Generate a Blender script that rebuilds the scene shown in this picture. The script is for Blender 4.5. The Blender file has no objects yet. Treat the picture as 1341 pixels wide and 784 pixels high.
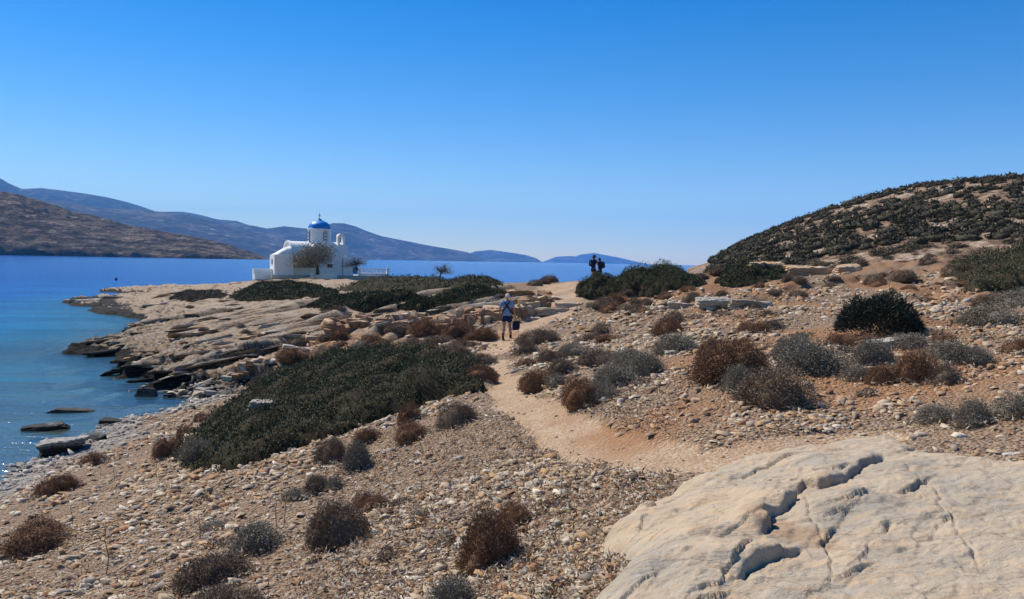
import bpy, math, random
import numpy as np
from mathutils import Vector, Matrix

# ------------------------------------------------------------------ camera, sky, sun, exposure
S = bpy.context.scene
COL = S.collection
F = 1052.0                       # focal length in photo pixels (1341 wide)
CAMZ = 5.5
PITCH = math.radians(2.70)
ROLL = math.radians(1.06)
fwd = Vector((0, math.cos(PITCH), -math.sin(PITCH)))
r0 = Vector((1, 0, 0)); u0 = r0.cross(fwd)
rgt = r0 * math.cos(ROLL) + u0 * math.sin(ROLL)
upv = -r0 * math.sin(ROLL) + u0 * math.cos(ROLL)
cd = bpy.data.cameras.new('camera'); cam = bpy.data.objects.new('camera', cd); COL.objects.link(cam)
M = Matrix((rgt, upv, -fwd)).transposed().to_4x4(); M.translation = (0, 0, CAMZ)
cam.matrix_world = M
cd.sensor_width = 36; cd.lens = 36 * F / 1341; cd.clip_start = 0.1; cd.clip_end = 60000
S.camera = cam

SUN_AZ = math.radians(-52)       # from +Y, negative = left
SUN_EL = math.radians(50)
sdir = Vector((math.sin(SUN_AZ) * math.cos(SUN_EL), math.cos(SUN_AZ) * math.cos(SUN_EL), math.sin(SUN_EL)))
W = bpy.data.worlds.new("World"); S.world = W; W.use_nodes = True
wn = W.node_tree.nodes; wl = W.node_tree.links
sky = wn.new('ShaderNodeTexSky'); sky.sky_type = 'NISHITA'; sky.sun_disc = False
sky.sun_elevation = SUN_EL; sky.sun_rotation = SUN_AZ
sky.altitude = 300; sky.air_density = 1.0; sky.dust_density = 0.0; sky.ozone_density = 1.5
hsv = wn.new('ShaderNodeHueSaturation'); hsv.inputs['Saturation'].default_value = 1.56; hsv.inputs['Hue'].default_value = 0.509
wl.new(sky.outputs[0], hsv.inputs['Color'])
wl.new(hsv.outputs[0], wn['Background'].inputs['Color'])
wn['Background'].inputs['Strength'].default_value = 0.110
sl = bpy.data.lights.new('sun', 'SUN'); sun = bpy.data.objects.new('sun', sl); COL.objects.link(sun)
sl.energy = 5.0; sl.angle = math.radians(0.5); sl.color = (1.0, 0.93, 0.82)
sun.rotation_euler = (-sdir).to_track_quat('-Z', 'Y').to_euler()
sun.location = (0, 0, 50)
S.view_settings.view_transform = 'Standard'; S.view_settings.look = 'None'
S.view_settings.exposure = 0.24; S.view_settings.gamma = 1.0
S.view_settings.use_curve_mapping = False
S.cycles.max_bounces = 6; S.cycles.transparent_max_bounces = 12
S.cycles.volume_bounces = 1
random.seed(7); rng = np.random.default_rng(7)

# ------------------------------------------------------------------ helpers
def ray(px, py):
    px = np.asarray(px, float); py = np.asarray(py, float)
    u = (px - 670.5) / F; v = -(py - 392.0) / F
    d = [fwd[i] + rgt[i] * u + upv[i] * v for i in range(3)]
    return np.stack(d, -1)
def at_z(px, py, z):
    d = ray(px, py); t = (z - CAMZ) / d[..., 2]
    return d * t[..., None] + np.array([0, 0, CAMZ])
def at_y(px, py, Y):
    d = ray(px, py); t = Y / d[..., 1]
    return d * t[..., None] + np.array([0, 0, CAMZ])
def to_px(p):
    q = p - np.array([0, 0, CAMZ])
    w = q @ np.array(fwd); w = np.where(w < 0.05, 0.05, w)
    return 670.5 + F * (q @ np.array(rgt)) / w, 392 - F * (q @ np.array(upv)) / w

def _hash(ix, iy, seed):
    h = (ix.astype(np.int64) * 374761393 + iy.astype(np.int64) * 668265263 + seed * 1442695041) & 0xffffffff
    h = ((h ^ (h >> 13)) * 1274126177) & 0xffffffff
    h = (h ^ (h >> 16)) & 0xffffffff
    return h / 4294967295.0
def vnoise(x, y, seed=0):
    x = np.asarray(x, float); y = np.asarray(y, float)
    ix = np.floor(x); iy = np.floor(y); fx = x - ix; fy = y - iy
    fx = fx * fx * fx * (fx * (fx * 6 - 15) + 10); fy = fy * fy * fy * (fy * (fy * 6 - 15) + 10)
    a = _hash(ix, iy, seed); b = _hash(ix + 1, iy, seed); c = _hash(ix, iy + 1, seed); d = _hash(ix + 1, iy + 1, seed)
    return (a + (b - a) * fx) * (1 - fy) + (c + (d - c) * fx) * fy
def fbm(x, y, octv=4, seed=0, gain=0.5):
    s = 0; a = 1; t = 0
    for i in range(octv):
        s = s + a * (vnoise(x * 2 ** i + 17.3 * i, y * 2 ** i - 9.1 * i, seed + i) * 2 - 1); t += a; a *= gain
    return s / t
def sstep(a, b, x):
    t = np.clip((x - a) / (b - a), 0, 1); return t * t * (3 - 2 * t)
def inpoly(x, y, poly):
    r = np.zeros(np.shape(x), bool); n = len(poly)
    for i in range(n):
        x1, y1 = poly[i]; x2, y2 = poly[(i + 1) % n]
        c = ((y1 > y) != (y2 > y)) & (x < (x2 - x1) * (y - y1) / ((y2 - y1) if y2 != y1 else 1e-9) + x1)
        r ^= c
    return r
def segdist(x, y, pts):
    d = np.full(np.shape(x), 1e9)
    for (x1, y1), (x2, y2) in zip(pts[:-1], pts[1:]):
        dx, dy = x2 - x1, y2 - y1; L = dx * dx + dy * dy + 1e-12
        t = np.clip(((x - x1) * dx + (y - y1) * dy) / L, 0, 1)
        d = np.minimum(d, np.hypot(x - x1 - t * dx, y - y1 - t * dy))
    return d

def mesh_np(name, V, faces, smooth=False, attrs=None):
    """faces: list of integer arrays (n,k)"""
    me = bpy.data.meshes.new(name)
    V = np.asarray(V, np.float32)
    me.vertices.add(len(V)); me.vertices.foreach_set('co', V.ravel())
    faces = [np.asarray(f, np.int32) for f in faces if len(f)]
    nl = sum(f.size for f in faces); npol = sum(len(f) for f in faces)
    me.loops.add(nl); me.polygons.add(npol)
    me.loops.foreach_set('vertex_index', np.concatenate([f.ravel() for f in faces]))
    st = []; o = 0
    for f in faces:
        st.append(o + np.arange(len(f)) * f.shape[1]); o += f.size
    me.polygons.foreach_set('loop_start', np.concatenate(st).astype(np.int32))
    if smooth: me.polygons.foreach_set('use_smooth', np.ones(npol, bool))
    me.update(calc_edges=True)
    if attrs:
        for k, v in attrs.items():
            v = np.asarray(v, np.float32)
            if v.ndim == 1:
                a = me.attributes.new(k, 'FLOAT', 'POINT'); a.data.foreach_set('value', v)
            else:
                a = me.attributes.new(k, 'FLOAT_COLOR', 'POINT')
                if v.shape[1] == 3: v = np.concatenate([v, np.ones((len(v), 1), np.float32)], 1)
                a.data.foreach_set('color', v.ravel())
    return me
def add(name, me, mat=None, parent=None, label=None, cat=None, group=None, kind=None, loc=None, rotz=None, scale=None):
    o = bpy.data.objects.new(name, me); COL.objects.link(o)
    if mat is not None and me is not None: me.materials.append(mat)
    if parent is not None: o.parent = parent
    if loc is not None: o.location = loc
    if rotz is not None: o.rotation_euler = (0, 0, rotz)
    if scale is not None: o.scale = scale
    for k, v in (('label', label), ('category', cat), ('group', group), ('kind', kind)):
        if v: o[k] = v
    return o
def gridfaces(nu, nv):
    i = np.arange(nu - 1)[:, None] * nv + np.arange(nv - 1)[None, :]; i = i.ravel()
    return np.stack([i, i + nv, i + nv + 1, i + 1], 1)

# ---- node helper
class N:
    def __init__(s, name):
        s.m = bpy.data.materials.new(name); s.m.use_nodes = True; s.t = s.m.node_tree
        s.b = s.t.nodes['Principled BSDF']; s.out = s.t.nodes['Material Output']
        s.b.inputs['Specular IOR Level'].default_value = 0.25
    def n(s, typ, **kw):
        x = s.t.nodes.new('ShaderNode' + typ)
        for k, v in kw.items():
            if k.startswith('i_'): x.inputs[int(k[2:]) if k[2:].isdigit() else k[2:].replace('_', ' ')].default_value = v
            else: setattr(x, k, v)
        return x
    def l(s, a, b): s.t.links.new(a, b)
    def sock(s, v, inp):
        if hasattr(v, 'links') or isinstance(v, bpy.types.NodeSocket): s.l(v, inp)
        else: inp.default_value = v
    def obj(s): return s.n('TexCoord').outputs['Object']
    def geo(s): return s.n('NewGeometry').outputs['Position']
    def noise(s, vec, scale, detail=4, rough=0.55, dist=0.0):
        x = s.n('TexNoise'); x.inputs['Scale'].default_value = scale; x.inputs['Detail'].default_value = detail
        x.inputs['Roughness'].default_value = rough; x.inputs['Distortion'].default_value = dist
        s.l(vec, x.inputs['Vector']); return x.outputs['Fac']
    def vor(s, vec, scale, feat='F1', out='Distance'):
        x = s.n('TexVoronoi'); x.feature = feat; x.inputs['Scale'].default_value = scale
        s.l(vec, x.inputs['Vector']); return x.outputs[out]
    def map(s, vec, scale=(1, 1, 1), rot=(0, 0, 0)):
        x = s.n('Mapping'); x.inputs['Scale'].default_value = scale; x.inputs['Rotation'].default_value = rot
        s.l(vec, x.inputs['Vector']); return x.outputs[0]
    def ramp(s, fac, stops):
        x = s.n('ValToRGB'); e = x.color_ramp.elements
        while len(e) < len(stops): e.new(0.5)
        for i, (p, c) in enumerate(stops):
            e[i].position = p; e[i].color = (c, c, c, 1) if not hasattr(c, '__len__') else (*c[:3], 1)
        s.l(fac, x.inputs[0]); return x.outputs[0]
    def mix(s, f, a, b, mode='MIX'):
        x = s.n('Mix'); x.data_type = 'RGBA'; x.blend_type = mode
        s.sock(f, x.inputs[0])
        for v, i in ((a, 6), (b, 7)):
            if isinstance(v, tuple): x.inputs[i].default_value = (*v[:3], 1)
            else: s.l(v, x.inputs[i])
        return x.outputs[2]
    def math(s, op, a, b=0.0, clamp=False):
        x = s.n('Math'); x.operation = op; x.use_clamp = clamp
        s.sock(a, x.inputs[0]); s.sock(b, x.inputs[1]); return x.outputs[0]
    def attr(s, name, out='Fac'):
        x = s.n('Attribute'); x.attribute_name = name; return x.outputs[out]
    def bump(s, h, strength=0.5, dist=0.02, normal=None):
        x = s.n('Bump'); x.inputs['Strength'].default_value = strength; x.inputs['Distance'].default_value = dist
        s.l(h, x.inputs['Height'])
        if normal is not None: s.l(normal, x.inputs['Normal'])
        return x.outputs[0]
    def col(s, c): s.sock(c if not isinstance(c, tuple) else (*c[:3], 1), s.b.inputs['Base Color']); return s
    def rough(s, r): s.sock(r, s.b.inputs['Roughness']); return s
    def nrm(s, x): s.l(x, s.b.inputs['Normal']); return s
def plain(name, c, rough=0.7, spec=0.25, var=0.12, sc=8.0, bump=0.0):
    k = N(name); v = k.obj(); n = k.noise(v, sc, 4)
    lo = tuple(x * (1 - var) for x in c); hi = tuple(min(1, x * (1 + var)) for x in c)
    k.col(k.mix(k.ramp(n, [(0.3, 0.0), (0.7, 1.0)]), lo, hi)).rough(rough)
    k.b.inputs['Specular IOR Level'].default_value = spec
    if bump: k.nrm(k.bump(n, bump, 0.02))
    return k.m
# ------------------------------------------------------------------ the terrain
SHORE_PX = [(-420, 800), (-200, 700), (-80, 655), (0, 622), (36, 603), (66, 596), (95, 578), (123, 563), (149, 551), (202, 538), (238, 529),
    (262, 520), (248, 516), (212, 519), (220, 508), (228, 502), (200, 500), (174, 497), (166, 489), (149, 474), (153, 468),
    (115, 465), (87, 462), (93, 457), (120, 450), (165, 440), (172, 434), (185, 424), (180, 418), (157, 414), (135, 411), (112, 408),
    (120, 405), (133, 402), (97, 401), (83, 396), (94, 392), (122, 390), (153, 389), (191, 388.5), (206, 386), (168, 384), (126, 381.5)]
sp = at_z(np.array([p[0] for p in SHORE_PX]), np.array([p[1] for p in SHORE_PX]), 0.0)[:, :2]
shore = [tuple(p) for p in sp] + [(-58, 127), (-50, 134), (-38, 136), (-26, 132), (-14, 122), (-6, 108), (0, 98), (10, 92), (24, 92), (40, 100), (70, 112), (120, 120), (400, 130), (400, -60), (-60, -60)]

def CZ(px, py, z): p = at_z(px, py, z); return (p[0], p[1], z)
def CY(px, py, Y): p = at_y(px, py, Y); return tuple(p)
ctrl = [(0, 0.5, 3.9), (2, 2, 3.9), (-2, 2, 3.55), (-5, 3, 2.9), (-9, 4, 1.9), (6, 2, 4.1), (12, 5, 4.6), (-14, 6, 0.7), (0, -1, 3.9), (-15, 12, 0.5), (20, 20, 5.6), (25, 12, 5.6)]
for a in [(0, 784, 2.2), (200, 784, 2.6), (400, 784, 3.0), (600, 784, 3.35), (760, 784, 3.65), (900, 784, 3.75), (1100, 784, 3.82), (1300, 784, 3.9),
          (0, 700, 1.6), (200, 700, 2.1), (400, 690, 2.6), (600, 690, 3.1), (760, 690, 3.5), (100, 640, 1.2), (0, 640, 0.5), (250, 620, 1.7),
          (400, 620, 2.2), (550, 620, 2.7), (700, 620, 3.1), (820, 620, 3.5), (150, 585, 0.6), (230, 600, 1.2), (300, 560, 1.5), (400, 560, 2.1),
          (520, 560, 2.6), (640, 560, 3.0), (760, 570, 3.35), (900, 600, 3.62), (1000, 580, 3.75), (1150, 575, 3.8), (1341, 640, 4.0),
          (300, 520, 1.0), (250, 540, 0.5), (350, 490, 1.5), (400, 510, 2.0), (500, 520, 2.5), (600, 510, 2.75), (650, 500, 2.8),
          (450, 460, 2.1), (550, 460, 2.4), (640, 455, 2.5), (665, 445, 2.55), (600, 436, 2.6), (760, 490, 3.25), (850, 450, 3.6), (800, 410, 3.5), (720, 440, 2.9),
          (900, 420, 3.95), (960, 500, 3.85), (1100, 500, 3.92), (1200, 540, 3.92), (1341, 560, 4.1), (1341, 480, 4.25), (1250, 450, 4.2),
          (1100, 440, 4.15), (1000, 420, 4.2), (1160, 430, 4.3), (1341, 420, 4.5)]: ctrl.append(CZ(*a))
for a in [(600, 400, 41), (700, 402, 41), (740, 380, 50), (760, 369, 56), (650, 381, 48), (620, 371, 62), (520, 388, 54), (450, 420, 42), (400, 440, 38),
          (400, 400, 52), (330, 460, 36), (300, 430, 46), (300, 395, 65), (410, 363, 98), (460, 361, 98), (355, 363, 97), (400, 379, 80), (320, 370, 90),
          (280, 373, 95), (500, 366, 85), (500, 376, 70), (570, 364, 80), (200, 400, 78), (230, 380, 100), (200, 375, 117),
          (900, 380, 33), (1000, 370, 33), (1000, 390, 27), (1100, 390, 26), (1250, 390, 24), (1341, 390, 22), (1200, 360, 32), (1341, 345, 34),
          (960, 351, 45), (1050, 341, 45), (1150, 331, 45), (1250, 321, 45), (1341, 309, 45), (850, 363, 48), (800, 368, 50)]: ctrl.append(CY(*a))
ctrl += [(-8, 95, 2.3), (0, 82, 2.6), (4, 72, 3.2), (10, 72, 3.1), (18, 62, 4.0), (25, 60, 4.8), (35, 60, 5.4), (45, 64, 6.0), (60, 50, 9), (80, 90, 6), (20, 85, 1.5), (40, 88, 2.5),
         (-30, 118, 2.0), (-20, 112, 2.6), (-45, 122, 1.2), (100, 40, 13), (60, 20, 9)]
C3 = np.array(ctrl)
def ck(x, y):
    return np.stack([1.6 * np.arctan2(x, y + 1.0), np.log(np.hypot(x, y) + 1.0)], -1)
def tps_fit(P, z, lam=2e-4):
    n = len(P); d = np.linalg.norm(P[:, None] - P[None], axis=-1) + 1e-12
    K = d * d * np.log(d) + np.eye(n) * lam; A = np.zeros((n + 3, n + 3)); A[:n, :n] = K
    Q = np.concatenate([np.ones((n, 1)), P], 1); A[:n, n:] = Q; A[n:, :n] = Q.T
    return np.linalg.solve(A, np.concatenate([z, np.zeros(3)]))
PC = ck(C3[:, 0], C3[:, 1]); WT = tps_fit(PC, C3[:, 2])
def base_z(x, y):
    sh = np.shape(x); X = ck(np.ravel(x), np.ravel(y)); out = WT[-3] + X @ WT[-2:]
    for i in range(len(PC)):
        d2 = (X[:, 0] - PC[i, 0]) ** 2 + (X[:, 1] - PC[i, 1]) ** 2 + 1e-14
        out += WT[i] * 0.5 * d2 * np.log(d2)
    return out.reshape(sh)

A_ = np.concatenate([np.radians(np.linspace(-64, -36.5, 50, endpoint=False)), np.radians(np.linspace(-36.5, 36.5, 900, endpoint=False)), np.radians(np.linspace(36.5, 64, 50))])
LR = np.concatenate([np.linspace(math.log(1.6), math.log(3.5), 20, endpoint=False), np.linspace(math.log(3.5), math.log(24), 200, endpoint=False), np.linspace(math.log(24), math.log(64), 270, endpoint=False), np.linspace(math.log(64), math.log(200), 80)])
AA, RR = np.meshgrid(A_, np.exp(LR), indexing='ij')
TX = RR * np.sin(AA); TY = RR * np.cos(AA)
TZ = base_z(TX, TY)
wx = TX + 0.5 * fbm(TX * 0.6, TY * 0.6, 4, 3) * sstep(5, 25, RR); wy = TY + 0.8 * fbm(TX * 0.5 + 50, TY * 0.5, 4, 5) * sstep(5, 25, RR)
sd = segdist(wx, wy, shore + [shore[0]]); land = inpoly(wx, wy, shore)
sd = np.where(land, sd, -sd)
PX, PY = to_px(np.stack([TX, TY, TZ], -1))
# masks ------------------------------------------------
def blur(m, k):
    for ax in (0, 1):
        for _ in range(2):
            c = np.cumsum(np.concatenate([np.repeat(np.take(m, [0], ax), k, ax), m, np.repeat(np.take(m, [-1], ax), k, ax)], ax), ax)
            hi = np.take(c, np.arange(2 * k, c.shape[ax]), ax); lo = np.take(c, np.arange(0, c.shape[ax] - 2 * k), ax)
            m = (hi - lo) / (2 * k)
    return m
ROCKP = [(60, 405), (110, 370), (270, 362), (330, 350), (480, 350), (620, 362), (700, 376), (700, 400), (640, 402), (560, 420), (520, 425), (440, 436), (380, 460), (330, 495), (275, 520), (235, 530), (190, 535), (60, 500)]
nz = fbm(TX * 0.35, TY * 0.35, 4, 11)
rock = blur(inpoly(PX + 30 * nz, PY + 12 * nz, ROCKP).astype(float), 8) * (TY > 24)
beach = sstep(2.6, 0.6, sd + 1.0 * nz) * (TY < 33) * land
pathc = [CZ(*p)[:2] for p in [(1120, 572, 3.8), (1010, 582, 3.75), (900, 600, 3.62), (800, 585, 3.42), (720, 555, 3.15), (668, 520, 2.9), (645, 490, 2.75), (640, 462, 2.55), (668, 440, 2.6)]] + \
        [CY(*p)[:2] for p in [(690, 425, 34), (712, 405, 40), (735, 385, 48), (752, 372, 55)]]
pathw = segdist(wx + 0.25 * fbm(TX * 2, TY * 2, 3, 8), wy, pathc)
pw = np.interp(TY, [5, 8, 12, 15, 20, 27, 34, 42, 60], [0.36, 0.40, 0.46, 0.42, 0.38, 0.58, 0.85, 1.4, 2.4])
path = sstep(pw * 1.25, pw * 0.75, pathw)
up = sstep(31, 38, TY) * sstep(pw * 1.8, pw * 0.9, pathw)       # bare rock steps on the upper path
# profile near the shore
rockshore = np.clip(rock + (TY > 33), 0, 1)
rise = 0.03 + np.maximum(sd, 0) * np.where(TY > 33, 0.55, 0.16) + 0.12 * np.maximum(sd - 2, 0)
rise = np.where((TY > 33), 0.12 + 0.5 * (1 - np.exp(-np.maximum(sd, 0) * 1.6)) + 0.13 * np.maximum(sd, 0), rise)
kk = 0.35; zl = np.maximum(TZ, 0.25)
hmin = -kk * np.log(np.exp(-zl / kk) + np.exp(-rise / kk)); hmin = np.minimum(np.minimum(zl, rise), hmin + 0.1)
dep = -0.05 - np.where(TY > 34, 0.30, 0.10) * (1 - np.exp(sd / 0.6)) - 0.085 * (-sd) * np.where(TY > 34, 1.0, 0.8)
TZ = np.where(land, hmin, np.maximum(np.where(land, 0, dep), -6 + 0 * dep))
# relief
ST = math.radians(38); cs, sn = math.cos(ST), math.sin(ST)
def strata(x, y):
    s = x * sn + y * cs; c = x * cs - y * sn
    c2 = c + 2.4 * fbm(s * 0.10, c * 0.16, 4, 21) + 0.35 * fbm(s * .6, c * .6, 4, 22)
    h = 0; cv = 0
    for p, A, sd_ in ((3.1, 0.52, 31), (1.2, 0.26, 32), (0.5, 0.10, 33)):
        dw = min(0.35, 0.17 + 0.12 / p)
        q = c2 / p + 0.35 * fbm(s * 0.3 / p, c / p * 0.6, 3, sd_); cell = np.floor(q); t = q - cell
        vv_ = vnoise(s / p * 0.30 + cell * 7.7, cell * 3.1, sd_ + 5); amp = A * (0.10 + 1.5 * sstep(0.35, 0.9, vv_))
        h = h + amp * (np.where(t < 1 - dw, t / (1 - dw), (1 - t) / dw) - 0.5)
        cv = np.maximum(cv, sstep(0.86, 0.95, t) * np.clip(amp / A * 1.3 - 0.3, 0, 1)); cv = np.maximum(cv, sstep(0.10, 0.0, t) * np.clip(amp / A * 1.3 - 0.3, 0, 1))
        # blocks along the strike
        b = s / (p * 1.6) + cell * 0.37; bc = np.floor(b)
        h = h + 0.16 * amp * (_hash(bc, cell, sd_ + 9) - 0.5)
    return h, cv
stz, crev_shade = strata(TX, TY)
stz = np.where(TY > 15, 1.35 * blur(stz, 2), stz)
near = sstep(0, 3, sd)
land_n = np.where(sd > -3, 1, 0)
rough = 0.09 * fbm(TX * 1.1, TY * 1.1, 5, 41) + 0.02 * fbm(TX * 6, TY * 6, 3, 45)
rough2 = 0.14 * fbm(TX * 0.45, TY * 0.45, 4, 47) * sstep(6, 14, RR)
steep = inpoly(PX, PY, [(860, 330), (1500, 300), (1500, 540), (1150, 480), (900, 480), (800, 440), (760, 380)])
TZ = TZ + np.clip(rock, 0, 1) * stz * np.interp(sd, [-4, -1.5, 0.0, 2], [0, 0.3, 0.8, 1.0]) \
     + (1 - rock) * (1 - 0.75 * path) * (rough * land_n + rough2 * near) \
     + steep * (1 - path) * 0.35 * np.clip(stz, -0.3, 0.5) * sstep(16, 26, RR) + up * 0.30 * stz
TZ += 0.42 * np.abs(fbm(TX * 1.7, TY * 1.0, 4, 77, 0.6)) * sstep(-0.3, 0.6, sd) * sstep(6, 2, sd) * (TY > 30)
TZ -= path * 0.06
TZ = TZ - 0.30 * sstep(0.4, 0.0, RR / 20) * 0
# rut of rubble edge between path and slope on its left at the foreground
def height(x, y):
    a = np.arctan2(x, y); l = np.log(np.maximum(np.hypot(x, y), 1.61))
    fi = np.clip(np.interp(a, A_, np.arange(len(A_))), 0, len(A_) - 1.001); fj = np.clip(np.interp(l, LR, np.arange(len(LR))), 0, len(LR) - 1.001)
    i = fi.astype(int); j = fj.astype(int); u = fi - i; v = fj - j
    return (TZ[i, j] * (1 - u) + TZ[i + 1, j] * u) * (1 - v) + (TZ[i, j + 1] * (1 - u) + TZ[i + 1, j + 1] * u) * v
def samp(G, x, y):
    a = np.arctan2(x, y); l = np.log(np.maximum(np.hypot(x, y), 1.61))
    i = np.clip(np.round(np.interp(a, A_, np.arange(len(A_)))), 0, len(A_) - 1).astype(int)
    j = np.clip(np.round(np.interp(l, LR, np.arange(len(LR)))), 0, len(LR) - 1).astype(int)
    return G[i, j]
TS = np.exp(np.linspace(math.log(1.8), math.log(180), 900))
def hit(px, py):
    """first point of the ground seen through photo pixel (vectorised)"""
    px = np.atleast_1d(np.asarray(px, float)); py = np.atleast_1d(np.asarray(py, float)); out = np.zeros((len(px), 3))
    for s in range(0, len(px), 400):
        d = ray(px[s:s + 400], py[s:s + 400]); d = d / d[:, 1:2]
        P = d[:, None, :] * TS[None, :, None] + np.array([0, 0, CAMZ])
        below = P[..., 2] < height(P[..., 0], P[..., 1])
        k = np.where(below.any(1), below.argmax(1), len(TS) - 1); k = np.maximum(k, 1)
        g = np.arange(len(k)); p0 = P[g, k - 1]; p1 = P[g, k]
        h0 = p0[:, 2] - height(p0[:, 0], p0[:, 1]); h1 = p1[:, 2] - height(p1[:, 0], p1[:, 1])
        f = np.clip(h0 / (h0 - h1 + 1e-9), 0, 1)[:, None]; q = p0 + (p1 - p0) * f
        q[:, 2] = height(q[:, 0], q[:, 1]); out[s:s + 400] = q
    return out
def hit1(px, py): return hit([px], [py])[0]

# colour masks
red = blur(inpoly(PX, PY, [(700, 545), (860, 505), (1000, 525), (1060, 560), (1000, 600), (860, 612), (760, 590)]).astype(float), 9) * 0.9
red = np.maximum(red, 0.95 * blur(inpoly(PX, PY, [(800, 330), (1500, 290), (1500, 560), (1200, 560), (1040, 545), (940, 530), (840, 500), (900, 440), (800, 400)]).astype(float), 9))
red = np.maximum(red, 0.8 * blur(inpoly(PX, PY, [(280, 470), (400, 430), (470, 400), (700, 390), (700, 440), (560, 440), (440, 450), (330, 500)]).astype(float), 9))
red = np.maximum(red, 0.45 * blur(inpoly(PX, PY, [(60, 640), (200, 590), (380, 640), (360, 680), (150, 700)]).astype(float), 12))
red = blur(red, 12) * (0.6 + 1.5 * fbm(TX * 0.6, TY * 0.6, 5, 61))
dark = sstep(0.62, 0.22, TZ + 0.22 * fbm(TX * .9, TY * .9, 4, 71)) * sstep(-3.0, -0.2, sd) * (TY > 30)
gravel = sstep(60, 20, RR) * (1 - np.clip(rock, 0, 1)) * (1 - 0.8 * path)
# bed rock step: the path trench is pale and trodden
f = gridfaces(len(A_), len(LR))
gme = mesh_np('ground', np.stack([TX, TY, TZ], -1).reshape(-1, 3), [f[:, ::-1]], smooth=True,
              attrs=dict(path=np.clip(path + up * 0.3, 0, 1).ravel(), rock=np.clip(rock * (1 - 0.7 * path) + 0.15 * up, 0, 1).ravel(), red=np.clip(red, 0, 1).ravel(), dark=dark.ravel(), beach=beach.ravel(), strat=np.clip(stz + 0.5, 0, 1).ravel(), crev_shade=crev_shade.ravel()))

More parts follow.
